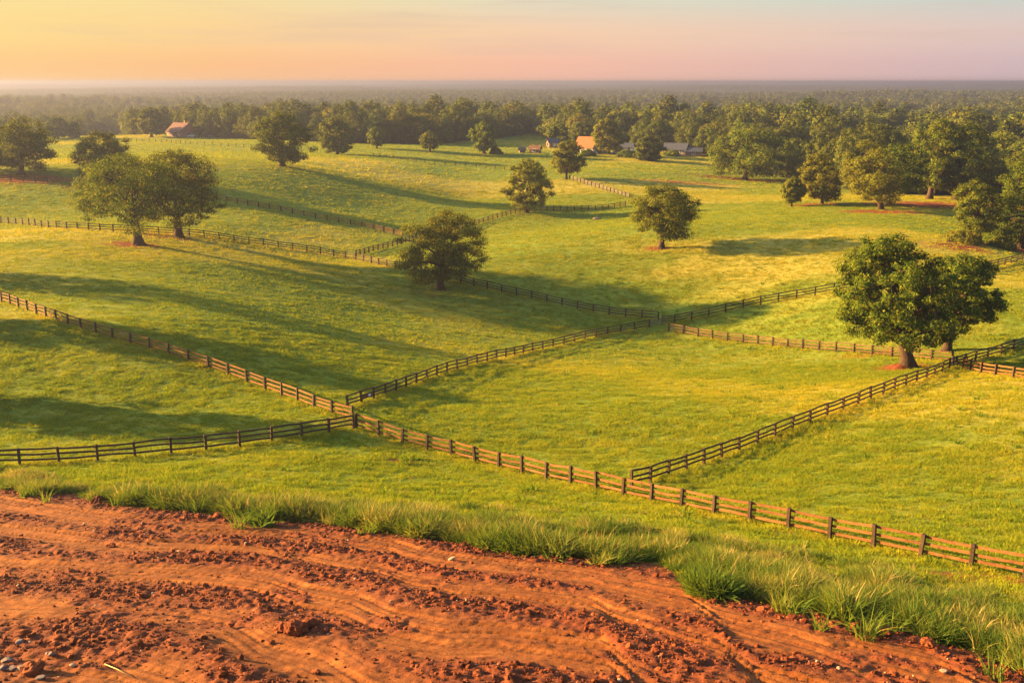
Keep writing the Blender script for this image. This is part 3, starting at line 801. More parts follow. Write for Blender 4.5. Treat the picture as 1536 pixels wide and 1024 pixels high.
T('oak_tree', 'dense dome shaped oak beside the fence in the middle of the picture', 660, 433, 596, 732, 314, 11, .14, 14000, tr=.04, low=.72, skirt=.06)
T('oak_tree', 'very broad oak on bare reddish ground in front of the dark wood', 1117, 270, 1066, 1180, 192, 12, .16, 9000, tr=.04, low=.75, skirt=.06)
T('oak_tree', 'largest oak with massive sunlit trunk rising from a red soil mound', 1363, 552, 1232, 1424, 349, 13, .24, 22000, leaf=.25, tr=.043, fork=.22, rc_f=.088, low=.72, skirt=.05, peak=.36)
T('oak_tree', 'dark shaded oak half hidden behind the largest oak', 1420, 526, 1362, 1496, 381, 14, .27, 12000, leaf=.27, tr=.036, fork=.3, rc_f=.095, low=.7, skirt=.05)
T('oak_tree', 'golden round oak with leaning trunk on a red bank', 1322, 314, 1253, 1350, 212, 15, .16, 10000, tr=.03, low=.7, mleaf=M_LEAF_PALE, skirt=.05)
T('oak_tree', 'oak pressed against the golden round oak with its own slim trunk', 1335, 306, 1300, 1382, 214, 16, .2, 8000, tr=.028, low=.65)
T('oak_tree', 'tallest dark oak of the grove with a straight reddish trunk', 1394, 299, 1354, 1444, 180, 17, .2, 11000, tr=.03, low=.65)
T('oak_tree', 'deep shaded oak filling the grove beside the tallest oak', 1432, 300, 1395, 1483, 186, 18, .1, 10000, tr=.03, low=.75)
T('broadleaf_tree', 'upright egg shaped tree between the small tree and the golden oak', 1233, 306, 1199, 1257, 229, 19, .1, 6500, tr=.028, low=.75, mleaf=M_LEAF_PALE, peak=.38)
T('broadleaf_tree', 'smallest tree of the grove on a thin bare stem', 1187, 310, 1171, 1203, 264, 20, .16, 3000, tr=.032, low=.7, mleaf=M_LEAF_PALE)
T('broadleaf_tree', 'slim tree with a thin leaning trunk above a low shrub', 1470, 364, 1420, 1500, 270, 21, .2, 7500, tr=.026, low=.65)
T('oak_tree', 'big rounded oak cut by the right frame edge', 1530, 372, 1477, 1604, 234, 22, .1, 13000, tr=.03, low=.75)
T('oak_tree', 'big dark oak in golden haze at the left edge with a leaning trunk', 32, 262, -12, 96, 177, 23, .14, 10000, tr=.04, low=.75, skirt=.1)
T('oak_tree', 'hazy oak cut by the left frame edge behind the big dark oak', -20, 258, -70, 36, 183, 24, .1, 7000, tr=.04, low=.75)
T('oak_tree', 'low wide oak whose crown reaches the ground above the spreading oak', 160, 270, 114, 198, 196, 25, .08, 8500, tr=.035, low=.8)
T('oak_tree', 'round oak standing alone beside the red roofed farmhouse', 227, 206, 203, 253, 163, 26, .16, 5000, tr=.045, low=.7)
T('broadleaf_tree', 'tree rising behind the grey roofed farm annex', 308, 199, 288, 330, 164, 27, .1, 3500, low=.8)
T('broadleaf_tree', 'dark bushy tree close to the annex gable end', 324, 205, 309, 340, 180, 28, .05, 2500, low=.8)
T('broadleaf_tree', 'wide dark tree next along from the annex trees', 355, 206, 334, 380, 168, 29, .05, 3500, low=.8)
T('broadleaf_tree', 'shaded tree at the end of the farmhouse tree row', 384, 208, 366, 402, 170, 30, .05, 3000, low=.8)
T('broadleaf_tree', 'domed hazy tree at the far end of the golden field', 88, 208, 69, 106, 176, 31, .1, 3000, low=.8)
T('broadleaf_tree', 'low hazy tree tucked beside the domed hazy tree', 110, 207, 101, 121, 182, 32, .05, 2000, low=.8)
T('broadleaf_tree', 'rounded hazy tree near the small white car', 131, 200, 115, 144, 175, 33, .1, 2500, low=.8)
T('broadleaf_tree', 'twin topped hazy tree between white car and lone round oak', 158, 202, 144, 174, 174, 34, .1, 2500, low=.8)
T('broadleaf_tree', 'dark oval tree with leaves down to the ground beside the grey barn', 972, 241, 950, 994, 203, 35, .04, 4500, low=.85)
T('broadleaf_tree', 'golden tree standing in the yard of the orange roofed house', 914, 232, 886, 936, 178, 36, .12, 4500, low=.7, mleaf=M_LEAF_PALE)
T('broadleaf_tree', 'bushy tree hiding the pale shed roof near the orange roofed house', 836, 219, 816, 856, 184, 37, .05, 4000, low=.8)
T('broadleaf_tree', 'leafy tree directly behind the orange roofed house', 872, 216, 852, 892, 184, 38, .05, 3500, low=.8)


def bush(label, px, py, x0, x1, ytop, seed, n=1500, mleaf=None):
    return plant_tree('bush', label, px, py, x0, x1, ytop, seed, .02, n, tr=.03, cat='bush', low=.95, peak=.3, rc_f=.2, mleaf=mleaf, sides=5)


bush('low round bush under the dark lone oak on the upper field', 744, 231, 735, 753, 222, 51)
bush('shrub clump under the slim tree with a thin trunk', 1440, 362, 1418, 1468, 345, 52, 3000, M_LEAF_PALE)
bush('dark bush at the foot of the big rounded edge oak', 1500, 371, 1480, 1522, 355, 53, 2500)
bush('garden bush before the orange roofed house', 882, 234, 872, 893, 224, 54)
bush('dark clipped bush between the yard and the oval tree', 938, 236, 925, 955, 225, 55)
bush('low hedge bush before the grey barn', 1007, 234, 995, 1020, 226, 56)
bush('low bush by the end wall of the red roofed farmhouse', 262, 204, 248, 268, 197, 57)
bush('bush at the corner of the grey roofed annex', 300, 206, 290, 306, 200, 58)

# soil mound under the largest oak
c, d = at(1352, 552)
mr = np.random.default_rng(3); th = np.linspace(0, 2 * math.pi, 64, endpoint=False); rr_ = np.linspace(0, 1, 18)
V = [(0, 0, .75)]; Fq = []
mv = []
for i, r_ in enumerate(rr_[1:]):
    for t in th:
        w_ = 1 + .12 * math.sin(3 * t + 1) + .08 * math.sin(5 * t)
        X_, Y_ = 2.6 * r_ * w_ * math.cos(t), 2.0 * r_ * w_ * math.sin(t)
        mv.append((X_, Y_, r_))
mv = np.array(mv); hz_ = .75 * (1 - sstep(0, 1, mv[:, 2])) + .16 * fbm(mv[:, 0] / .5 + 40, mv[:, 1] / .5, 5, 3) * (1 - mv[:, 2] * .6)
gzz = ground(c[0] + mv[:, 0], c[1] + mv[:, 1]) - c[2]
V = np.vstack([[0, 0, .7], np.stack([mv[:, 0], mv[:, 1], gzz + hz_ - .06], 1)])
nt = len(th)
tri = [(0, 1 + k, 1 + (k + 1) % nt) for k in range(nt)]
for i in range(len(rr_) - 2):
    for k in range(nt):
        a0 = 1 + i * nt + k; a1 = 1 + i * nt + (k + 1) % nt; b0 = a0 + nt; b1 = a1 + nt
        tri += [(a0, b0, b1), (a0, b1, a1)]
me = mesh_np('soil_mound', V, tri, 3, [M_DIRT], True); attr(me, 'loose', np.full(len(V), .75))
tag(link('soil_mound', me, None, c), kind='structure')

# ------------------------------------------------------------------ woodland behind the fields
_wm = [M_LEAF_WOOD, M_LEAF_WOOD, M_LEAF_PALE, M_LEAF, M_LEAF_WOOD, M_LEAF_PALE, M_LEAF, M_LEAF_WOOD]
_ws = [(14, 14), (13, 15), (12, 14), (16, 10), (15, 16), (10, 10), (11, 14), (16, 13)]
WOODP = [tree_meshes(500 + k, H_, W_, 1.2, int(46 * H_ * W_), .46, .3, low=.85, rc_f=(.13, .16, .14, .2, .12, .18, .15, .14)[k], mleaf=_wm[k], njit=.24, sides=5, twig=False, peak=(.36, .42, .3, .22, .45, .4, .33, .38)[k], lean=(0, .05, -.04, 0, .03, 0, .06, -.03)[k]) for k, (H_, W_) in enumerate(_ws)]
wsel = []
cell = 8.5
GX, GY = np.meshgrid(np.arange(-1400, 1400, cell), np.arange(200, 1700, cell))
wx = (GX + rng.uniform(-.42, .42, GX.shape) * cell).ravel(); wy = (GY + rng.uniform(-.42, .42, GY.shape) * cell).ravel()
R_ = np.hypot(wx, wy); bear = 768 + F * CP * wx / wy
k_ = (R_ > wood_edge(wx, wy) + 3) & (bear > -260) & (bear < 1800) & (R_ < 1650)
# clearing of pale field in the haze on the left, and open lawns round the houses
k_ &= wood_mask(wx, wy)
k_ &= ~((np.abs(bear - 190) < 34) & (R_ < 760)) & ~((np.abs(bear - 60) < 26) & (R_ > 700) & (R_ < 800))
wx, wy, R_, bear = wx[k_], wy[k_], R_[k_], bear[k_]
infront = R_ - wood_edge(wx, wy)
inframe = (bear > -20) & (bear < 1556)
score = R_ + np.where(inframe, 0, 5000) + 0.55 * infront
order = np.argsort(score); near = order[:262]; rest = order[262:]
GROUPS = [(-999, 330, 'hazy woodland trees behind the golden field', 'broadleaf tree in the hazy wood behind the golden field and farmhouse'),
          (330, 620, 'woodland trees behind the upper field', 'broadleaf tree in the shaded wood edge behind the lone oaks of the upper field'),
          (620, 830, 'woodland trees on the hill crest', 'broadleaf tree in the wood along the crest above the bare hill pasture'),
          (830, 1060, 'woodland trees behind the houses', 'tall broadleaf tree in the wood behind the orange roofed house and grey barn'),
          (1060, 1250, 'woodland trees behind the very broad oak', 'dark broadleaf tree in the wood behind the very broad oak'),
          (1250, 9999, 'woodland trees behind the grove', 'tall sun touched broadleaf tree in the wood behind the grove of oaks')]
for i in near:
    tm, cm = WOODP[rng.integers(0, 8)]
    x, y = wx[i], wy[i]
    big = np.interp(bear[i], [0, 600, 1000, 1150, 1536], [.82, .86, .9, .92, 1.0])
    s_ = big * float(np.clip(rng.lognormal(-.03, .24), .5, 1.28))
    for a, b, g, lab in GROUPS:
        if a <= bear[i] < b: break
    root = empty('woodland_tree', (x, y, ground(x, y)[0] - .2), rng.random() * 6.283); root.scale = (s_ * rng.uniform(.9, 1.1), s_ * rng.uniform(.9, 1.1), s_ * rng.uniform(.9, 1.12))
    tag(root, lab, 'tree', g)
    link('trunk', tm, root); link('crown', cm, root)
# the rest of the wood reads as one mass
def far_tree(seed, n, leaf, W=14, H=15, m=None):
    tm, cm = tree_meshes(seed, H, W, .8, n, leaf, .3, low=.9, rc_f=.2, mleaf=m or M_LEAF_WOOD, sides=5, twig=False)
    return cm


FARP = [far_tree(600 + k, 2600, .85, (14, 10, 15, 16)[k], (14, 16, 12, 15)[k], (None, M_LEAF, M_LEAF_PALE, None)[k]) for k in range(4)]
def patch(seed):
    r = np.random.default_rng(seed); V = []; 
    for k in range(46):
        me_ = FARLOW[r.integers(0, 3)]; s_ = r.uniform(.7, 1.25); a = r.random() * 6.283
        v = me_ * s_; c_, sn = math.cos(a), math.sin(a)
        v = np.stack([v[:, 0] * c_ - v[:, 1] * sn, v[:, 0] * sn + v[:, 1] * c_, v[:, 2]], 1) + [r.uniform(-50, 50), r.uniform(-50, 50), -2]
        V.append(v)
    V = np.concatenate(V); return mesh_np('wood_patch', V, np.arange(len(V)).reshape(-1, 4), 4, [M_LEAF_WOOD])


FARLOW = []
for k in range(3):
    me_ = far_tree(640 + k, 420, 1.9); a = np.empty(len(me_.vertices) * 3, np.float32); me_.vertices.foreach_get('co', a); FARLOW.append(a.reshape(-1, 3))
PATCH = [patch(660 + k) for k in range(4)]
pts = [np.stack([wx[rest], wy[rest], ground(wx[rest], wy[rest]) - .3, np.clip(rng.lognormal(-.05, .28, len(rest)), .45, 1.6) * np.interp(bear[rest], [0, 600, 1150, 1536], [.82, .86, .95, 1.0]), rng.integers(0, 4, len(rest))], 1)]
cell = 74
GX, GY = np.meshgrid(np.arange(-9000, 9000, cell), np.arange(900, 11800, cell))
px_ = (GX + rng.uniform(-.4, .4, GX.shape) * cell).ravel(); py_ = (GY + rng.uniform(-.4, .4, GY.shape) * cell).ravel()
R2 = np.hypot(px_, py_); b2 = 768 + F * CP * px_ / py_
k_ = (R2 > 1620) & (R2 < 11700) & (b2 > -300) & (b2 < 1836) & (vnoise(px_ / 260, py_ / 260, 140) > -.36)
px_, py_ = px_[k_], py_[k_]
pts.append(np.stack([px_, py_, ground(px_, py_) - .5, rng.uniform(.85, 1.25, len(px_)), rng.integers(4, 8, len(px_))], 1))
pts = np.concatenate(pts); N = len(pts)
scatter('distant_woodland', None, FARP + PATCH, pts[:, :3], np.stack([np.zeros(N), np.zeros(N), rng.random(N) * 6.283], 1), pts[:, 3], rng.random(N), pts[:, 4].astype(int))
print('far wood', N, 'near', len(near))


# ------------------------------------------------------------------ fences
def post_mesh(seed, mat, w=.15, h=1.4):
    r = np.random.default_rng(seed); mb = MB()
    rows = []
    for z in (-.25, 0, h * .5, h - .03, h):
        k = w / 2 * (1 + .06 * (r.random() - .5)) * (.82 if z == h else 1); ox, oy = r.normal(0, .006, 2)
        rows.append([(ox - k, oy - k, z), (ox + k, oy - k, z), (ox + k, oy + k, z), (ox - k, oy + k, z)])
    mb.add([p_ for row in rows for p_ in row], [(4 * i + j, 4 * i + (j + 1) % 4, 4 * i + 4 + (j + 1) % 4, 4 * i + 4 + j) for i in range(4) for j in range(4)] + [(16, 17, 18, 19)])
    return mb.mesh('post', mat)


def board_mesh(seed, mat, hgt=.15, th=.04):
    """a rail of length 1 along x, slightly bowed and rough-edged"""
    r = np.random.default_rng(seed); mb = MB(); rows = []
    sag = r.normal(-.008, .032); n_ = 6
    for i in range(n_ + 1):
        f = i / n_; z = sag * math.sin(math.pi * f) + r.normal(0, .006); y = r.normal(0, .006); k = hgt / 2 * (1 + r.normal(0, .05))
        rows.append([(f, y - th / 2, z - k), (f, y + th / 2, z - k), (f, y + th / 2, z + k), (f, y - th / 2, z + k)])
    mb.add([p_ for row in rows for p_ in row], [(4 * i + (j + 1) % 4, 4 * i + j, 4 * i + 4 + j, 4 * i + 4 + (j + 1) % 4) for i in range(n_) for j in range(4)] + [(0, 1, 2, 3), tuple(4 * n_ + j for j in (3, 2, 1, 0))])
    return mb.mesh('rail', mat)


POSTS = {k: [post_mesh(700 + i, m, w) for i in range(5)] for k, m, w in (('dark', M_POST, .185), ('far', M_POST, .2), ('grey', M_GREYWOOD, .16))}
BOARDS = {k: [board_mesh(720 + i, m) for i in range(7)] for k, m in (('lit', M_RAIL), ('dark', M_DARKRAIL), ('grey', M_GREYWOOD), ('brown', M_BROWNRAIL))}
RAILZ = (1.24, .82, .40)
fr = np.random.default_rng(77)


def path_points(pxs, spacing=None, n=None):
    w = np.array([at(*p)[0] for p in pxs])
    # densify so that the fence follows the land
    seg = np.hypot(*np.diff(w[:, :2], axis=0).T); L = np.concatenate([[0], np.cumsum(seg)])
    n = n or int(round(L[-1] / spacing)) + 1
    s = np.linspace(0, L[-1], n)
    if len(w) > 3:                                  # smooth curve through the surveyed points
        x = np.interp(s, L, w[:, 0]); y = np.interp(s, L, w[:, 1])
        for _ in range(2):
            x[1:-1] = .25 * x[:-2] + .5 * x[1:-1] + .25 * x[2:]; y[1:-1] = .25 * y[:-2] + .5 * y[1:-1] + .25 * y[2:]
    else: x = np.interp(s, L, w[:, 0]); y = np.interp(s, L, w[:, 1])
    return np.stack([x, y, ground(x, y)], 1)


def fence(label, pxs, n=None, spacing=2.75, post='dark', board='dark', side=1, per_course=False, rails=RAILZ, ph=1.0, group=None, name='rail_fence', wire=False):
    P = path_points(pxs, spacing, n)
    org = P[len(P) // 2].copy()
    root = empty(name, org); tag(root, label, 'fence', group)
    hs = 1 + fr.normal(0, .03, len(P)); off = fr.normal(0, .03, len(P))
    for i, p_ in enumerate(P):
        t = P[min(i + 1, len(P) - 1)] - P[max(i - 1, 0)]
        link('post', POSTS[post][fr.integers(0, 5)], root, p_ - org, (fr.normal(0, .03), fr.normal(0, .03), math.atan2(t[1], t[0]) + fr.normal(0, .06)), (1, 1, ph * hs[i]))
    if wire:
        for rz in rails:
            mb = MB(); mb.tube([q_ - org + [0, 0, rz * ph] for q_ in P], [.012] * len(P), 4); link('wire', mb.mesh('wire', M_POST), root)
        return root
    for rz in rails:
        course = []
        for i in range(len(P) - 1):
            a = P[i] + [0, 0, rz * ph * hs[i] + fr.normal(0, .02)]; b = P[i + 1] + [0, 0, rz * ph * hs[i + 1] + fr.normal(0, .02)]
            t = b - a; nrm = np.array([-t[1], t[0], 0]); nrm /= np.linalg.norm(nrm) + 1e-9
            if nrm[1] < 0: nrm = -nrm               # boards are nailed to the side away from the dirt
            a = a + nrm * .098 * side - org; b = b + nrm * .098 * side - org; t = b - a
            L = np.linalg.norm(t); th = math.atan2(t[1], t[0]); el = -math.asin(t[2] / L)
            me_ = BOARDS[board][fr.integers(0, 7)]
            if per_course: course.append((me_, a, L, th, el))
            else: link('rail', me_, root, a, (0, el, th), (L * 1.004, 1, 1))
        if per_course:
            mb = MB()
            for me_, a, L, th, el in course:
                co = np.array([v.co for v in me_.vertices]) * [L, 1, 1]
                c_, s_ = math.cos(el), math.sin(el); co = np.stack([co[:, 0] * c_ + co[:, 2] * s_, co[:, 1], -co[:, 0] * s_ + co[:, 2] * c_], 1)
                c_, s_ = math.cos(th), math.sin(th); co = np.stack([co[:, 0] * c_ - co[:, 1] * s_, co[:, 0] * s_ + co[:, 1] * c_, co[:, 2]], 1) + a
                mb.add(co, [tuple(p_.vertices) for p_ in me_.polygons])
            link('rail', mb.mesh('rail', me_.materials[0]), root)
    return root


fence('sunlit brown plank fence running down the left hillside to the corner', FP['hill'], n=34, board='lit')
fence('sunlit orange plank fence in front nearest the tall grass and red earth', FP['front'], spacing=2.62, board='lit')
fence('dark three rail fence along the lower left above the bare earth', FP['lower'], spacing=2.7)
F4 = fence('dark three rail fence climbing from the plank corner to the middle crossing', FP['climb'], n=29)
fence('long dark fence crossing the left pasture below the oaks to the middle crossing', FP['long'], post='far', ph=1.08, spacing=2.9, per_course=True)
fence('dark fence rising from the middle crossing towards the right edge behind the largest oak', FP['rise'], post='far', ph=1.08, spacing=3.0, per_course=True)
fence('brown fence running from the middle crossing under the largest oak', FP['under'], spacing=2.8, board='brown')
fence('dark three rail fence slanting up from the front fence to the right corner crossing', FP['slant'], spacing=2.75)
fence('short brown plank fence at the right edge below the corner crossing', FP['short'], spacing=2.6, board='lit')
fence('faint brown fence across the golden slope behind the spreading oaks', z1([(960, 588), (1100, 615), (1250, 642), (1380, 668), (1535, 697)]) + [(560, 344), (604, 355)], spacing=3.0, post='far', board='lit', per_course=True)
fence('close set picket fence climbing away behind the dome shaped oak into the valley', [(534, 385), (560, 377), (601, 367), (660, 351), (710, 338), (745, 328), (771, 321), (800, 317), (839, 316), (880, 315.5), (910, 314), (938, 309)], spacing=2.0, post='far', board='lit', per_course=True)
fence('thin curved fence above the valley ending at the airy tree', [(944, 297), (925, 291), (906, 285), (880, 277), (866, 272), (854, 269)], spacing=2.4, post='far', board='grey', per_course=True)
fence('row of dark posts with wire across the field below the farmhouse', [(205, 213), (245, 214), (290, 217), (330, 219), (377, 222)], spacing=4.2, post='far', wire=True, name='wire_fence')
fence('row of weathered posts with wire along the ridge of the upper field', [(560, 235), (600, 240), (640, 246), (680, 248), (720, 251), (757, 255)], spacing=4.0, post='far', wire=True, name='wire_fence')
fence('old shaded fence under the big dark oak at the left edge', [(-20, 271), (20, 272), (45, 274), (72, 275)], spacing=3.2, post='far', board='dark', per_course=True)
# board low on climbing fence, sunlight painted in its colour, with a white plate
a, _ = at(542, 604); b, _ = at(562.5, 597)
o4 = np.array(F4.location); t = b - a; nn = np.array([-t[1], t[0], 0]); nn /= np.linalg.norm(nn)
brd = link('kick_board', board_mesh(760, M_RAIL, .34, .03), F4, a + nn * .06 + [0, 0, .55] - o4, (0, -math.asin(t[2] / np.linalg.norm(t)), math.atan2(t[1], t[0])), (np.linalg.norm(t) * .96, 1, 1))
mb = MB(); mb.box(.58, .74, -.035, -.02, -.12, .14); link('plate', mb.mesh('plate', plain_material('white_enamel', (.75, .75, .72), .4, .05)), brd)


def gate(label, pa, pb, mat, h=1.25, n=4):
    a, _ = at(*pa); b, _ = at(*pb); L = float(np.hypot(*(b - a)[:2])); th = math.atan2(b[1] - a[1], b[0] - a[0])
    root = empty('field_gate', a, th); tag(root, label, 'gate')
    dzl = float(b[2] - a[2])
    for x in (0, L):
        mb = MB(); mb.box(x - .05, x + .05, -.04, .04, .1, h); o = link('stile', mb.mesh('stile', mat), root, (0, 0, dzl * x / L))
    for k in range(n):
        z = .22 + (h - .32) * k / (n - 1); mb = MB(); mb.add([(0.05, -.02, z - .055), (L - .05, -.02, z - .055 + dzl), (L - .05, .02, z - .055 + dzl), (.05, .02, z - .055), (.05, -.02, z + .055), (L - .05, -.02, z + .055 + dzl), (L - .05, .02, z + .055 + dzl), (.05, .02, z + .055)], [(3, 2, 1, 0), (4, 5, 6, 7), (0, 1, 5, 4), (1, 2, 6, 5), (2, 3, 7, 6), (3, 0, 4, 7)])
        link('bar', mb.mesh('bar', mat), root)
    mb = MB(); mb.tube([(.1, -.045, .3), (L - .1, -.045, h - .1 + dzl)], [.035, .035], 4); link('brace', mb.mesh('brace', mat), root)
    return root


gate('weathered brown gate lying across the gap at the middle crossing', (975, 490), (994, 488), M_GREYWOOD)
gate('dark shaded gate between the two fences at the middle crossing', (993, 483), (1011, 484), M_POST)
gate('dark gate in the gap at the right corner crossing behind the largest oak', (1430, 549), (1450, 549), M_DARKRAIL)

# ------------------------------------------------------------------ creek bed and pale boulder
c, d = at(895, 329)
o = link('boulder', rock('boulder', 470, M_STONE_PALE, 3, .2, .5), None, c + [0, 0, .25], (0, 0, .6), (2.2, 1.6, 1.4)); tag(o, 'pale boulder lying in the damp hollow below the picket fence', 'boulder')

# ------------------------------------------------------------------ houses
M_RED_ROOF = plain_material('rust_red_roof', (.085, .027, .02), .75, .3, .8)
M_TAN_ROOF = plain_material('orange_shingle_roof', (.23, .085, .028), .8, .2, 1.2)
M_GREY_ROOF = plain_material('blue_grey_metal_roof', (.045, .05, .065), .7, .2, .8)
M_BRICK = plain_material('red_brick_wall', (.24, .10, .065), .85, .25, 2)
M_SIDING = plain_material('pale_siding', (.42, .40, .38), .8, .1, 2)
M_TIMBER = plain_material('brown_timber_wall', (.16, .10, .065), .85, .25, 2)
M_GLASS = plain_material('window_glass', (.03, .035, .045), .12, .1, 1, .6)
M_WHITE = plain_material('white_paint', (.6, .58, .55), .5, .06, 2)


def house(name, label, px, py, L, Wd, wall_h, roof_h, rz, mwall, mroof, cat='house', wins=3, chimney=False, door=True, wing=None):
    """gable house: ridge along local x; front is -y"""
    p_, _ = at(px, py)
    root = empty(name, p_ - [0, 0, .15], rz); tag(root, label, cat)
    def body(L, Wd, h, rh, ox, oy, mw, mr, door, wins, chimney):
        x, y = L / 2, Wd / 2
        mb = MB(); mb.add([(ox - x, oy - y, -.6), (ox + x, oy - y, -.6), (ox + x, oy + y, -.6), (ox - x, oy + y, -.6), (ox - x, oy - y, h), (ox + x, oy - y, h), (ox + x, oy + y, h), (ox - x, oy + y, h), (ox - x, oy, h + rh), (ox + x, oy, h + rh)],
                          [(0, 1, 5, 4), (2, 3, 7, 6), (1, 2, 6, 9, 5), (3, 0, 4, 8, 7), (4, 5, 9, 8), (6, 7, 8, 9)])
        w = link('wall', mb.mesh('wall', mw), root)
        e = .5; k = rh / y; mb = MB()
        for s in (-1, 1):
            yo = s * (y + e)
            q_ = [(ox - x - e, oy + yo, h - k * e + .06), (ox + x + e, oy + yo, h - k * e + .06), (ox + x + e, oy, h + rh + .06), (ox - x - e, oy, h + rh + .06)]
            mb.add(q_ + [(a, b, c + .14) for a, b, c in q_], [(0, 1, 2, 3), (7, 6, 5, 4), (0, 4, 5, 1), (1, 5, 6, 2), (2, 6, 7, 3), (3, 7, 4, 0)] if s > 0 else [(3, 2, 1, 0), (4, 5, 6, 7), (1, 5, 4, 0), (2, 6, 5, 1), (3, 7, 6, 2), (0, 4, 7, 3)])
        rf = link('roof', mb.mesh('roof', mr), root)
        if chimney:
            mb = MB(); mb.box(ox + x * .4, ox + x * .4 + .8, oy + .2, oy + 1.0, h, h + rh + 1.1); mb.box(ox + x * .4 - .08, ox + x * .4 + .88, oy + .12, oy + 1.08, h + rh + 1.1, h + rh + 1.25)
            link('chimney', mb.mesh('chimney', M_BRICK), rf)
        spots = [(ox - x + L * (i + .5) / (wins + (1 if door else 0)), oy - y, 0) for i in range(wins + (1 if door else 0))]
        for i, (wx_, wy_, _) in enumerate(spots):
            if door and i == len(spots) // 2:
                mb = MB(); mb.box(wx_ - .55, wx_ + .55, wy_ - .08, wy_ + .02, 0, 2.1); dr = link('door', mb.mesh('door', M_TIMBER), root)
                mb = MB(); mb.box(wx_ + .35, wx_ + .42, wy_ - .13, wy_ - .08, .95, 1.1); link('handle', mb.mesh('handle', M_WHITE), dr)
            else:
                mb = MB()
                for a in ((-.75, -.6, .9, 2.2), (.6, .75, .9, 2.2), (-.6, .6, .9, 1.02), (-.6, .6, 2.08, 2.2), (-.05, .05, 1.02, 2.08)): mb.box(wx_ + a[0], wx_ + a[1], wy_ - .1, wy_ + .02, a[2], a[3])
                wn = link('window', mb.mesh('window', M_WHITE), root)
                mb = MB(); mb.box(wx_ - .6, wx_ + .6, wy_ - .04, wy_ + .02, 1.02, 2.08); link('pane', mb.mesh('pane', M_GLASS), wn)
        for s in (-1, 1):
            mb = MB(); xx = ox + s * x
            mb.box(xx - .06, xx + .06, oy - .6, oy + .6, 1.0, 2.1); wn = link('window', mb.mesh('window', M_GLASS), root)
    body(L, Wd, wall_h, roof_h, 0, 0, mwall, mroof, door, wins, chimney)
    if wing: body(*wing)
    return root


house('farmhouse', 'farmhouse with rust red roof and brick gable among hazy trees', 273, 205, 12, 9.5, 2.8, 4.0, math.radians(-38), M_BRICK, M_RED_ROOF, wins=3, chimney=True)
house('farm_annex', 'long low annex with blue grey roof beside the red roofed farmhouse', 317, 205.5, 10, 7, 3.2, 3.2, math.radians(-14), M_TIMBER, M_GREY_ROOF, cat='annex', wins=3)
house('farmhouse', 'house with glowing orange roof and white walls at the wood edge', 882, 229, 9, 8, 2.8, 4.0, math.radians(-35), M_SIDING, M_TAN_ROOF, wins=2)
house('timber_house', 'dark gabled timber house close beside the orange roofed house', 897, 229, 7, 6, 2.8, 3.4, math.radians(60), M_TIMBER, M_POST, cat='house', wins=2)
house('barn', 'long barn with dull grey roof and brown walls before the dark wood', 1014, 232, 10, 7, 2.6, 2.4, math.radians(-24), M_TIMBER, M_GREY_ROOF, cat='barn', wins=2)
house('shed', 'low brown lean shed just beyond the grey roofed barn', 1040, 234, 7, 5, 2.2, 1.4, math.radians(-10), M_TIMBER, M_GREY_ROOF, cat='shed', wins=1, door=False)
house('shed', 'pale roofed shed peeping over the bushy tree by the hill', 829, 221, 5, 4, 2.4, 1.6, math.radians(20), M_TIMBER, M_GREY_ROOF, cat='shed', wins=1, door=False)
house('shed', 'small tan shed standing alone on the upper field slope', 803, 230, 4.2, 3.4, 2.0, 1.3, math.radians(-20), M_TIMBER, M_BROWNRAIL, cat='shed', wins=1, door=False)
house('shed', 'tiny brown hut furthest down the slope from the tan shed', 783, 229, 2.4, 2.0, 1.4, .9, math.radians(10), M_TIMBER, M_GREYWOOD, cat='shed', wins=0, door=True)
house('shed', 'white outbuilding with a small roof between yard trees and barn', 940, 228, 6, 4.5, 2.4, 1.6, math.radians(-20), M_WHITE, M_GREY_ROOF, cat='shed', wins=1)


def car(label, px, py, rz, col):
    p_, _ = at(px, py); m = plain_material('car_paint', col, .3, .03, 1, .5)
    root = empty('parked_car', p_, rz); tag(root, label, 'car', 'cars parked by the houses')
    def prof(pts, w0, w1, name, mat, parent):
        mb = MB(); n_ = len(pts)
        hw = [w0 if z < .95 else w1 for _, z in pts]
        mb.add([(x, -w, z) for (x, z), w in zip(pts, hw)] + [(x, w, z) for (x, z), w in zip(pts, hw)], [tuple(reversed(range(n_)))] + [tuple(range(n_, 2 * n_))] + [(i, (i + 1) % n_, n_ + (i + 1) % n_, n_ + i) for i in range(n_)])
        return link(name, mb.mesh(name, mat), parent)
    b = prof([(-2.15, .35), (2.15, .35), (2.2, .7), (1.3, .92), (.75, 1.42), (-1.0, 1.45), (-1.9, .98), (-2.2, .9)], .9, .72, 'body', m, root)
    mb = MB()
    for s in (-1, 1): mb.add([(-1.5, s * .89, .97), (1.05, s * .89, .97), (.68, s * .755, 1.36), (-.95, s * .755, 1.38)], [(0, 1, 2, 3)])
    mb.add([(1.32, -.75, .97), (1.32, .75, .97), (.84, .66, 1.38), (.84, -.66, 1.38)], [(0, 1, 2, 3)])
    link('window', mb.mesh('window', M_GLASS), root)
    for x in (-1.35, 1.35):
        for s in (-1, 1):
            mb = MB(); mb.tube([(x, s * .72, .33), (x, s * .93, .33)], [.33, .33], 12); link('wheel', mb.mesh('wheel', M_GLASS), root)
    return root


car('white car parked below the orange roofed house', 888, 231, .4, (.75, .74, .72))
car('pale car parked in the yard between the golden tree and white outbuilding', 926, 231, -.2, (.7, .66, .6))
car('small white car glinting under the rounded hazy tree', 147, 203, .1, (.78, .78, .78))
car('white car parked beyond the annex of the red roofed farmhouse', 315, 206, .2, (.75, .75, .74))
car('grey car parked before the farmhouse brick gable', 289, 206, .0, (.5, .5, .5))

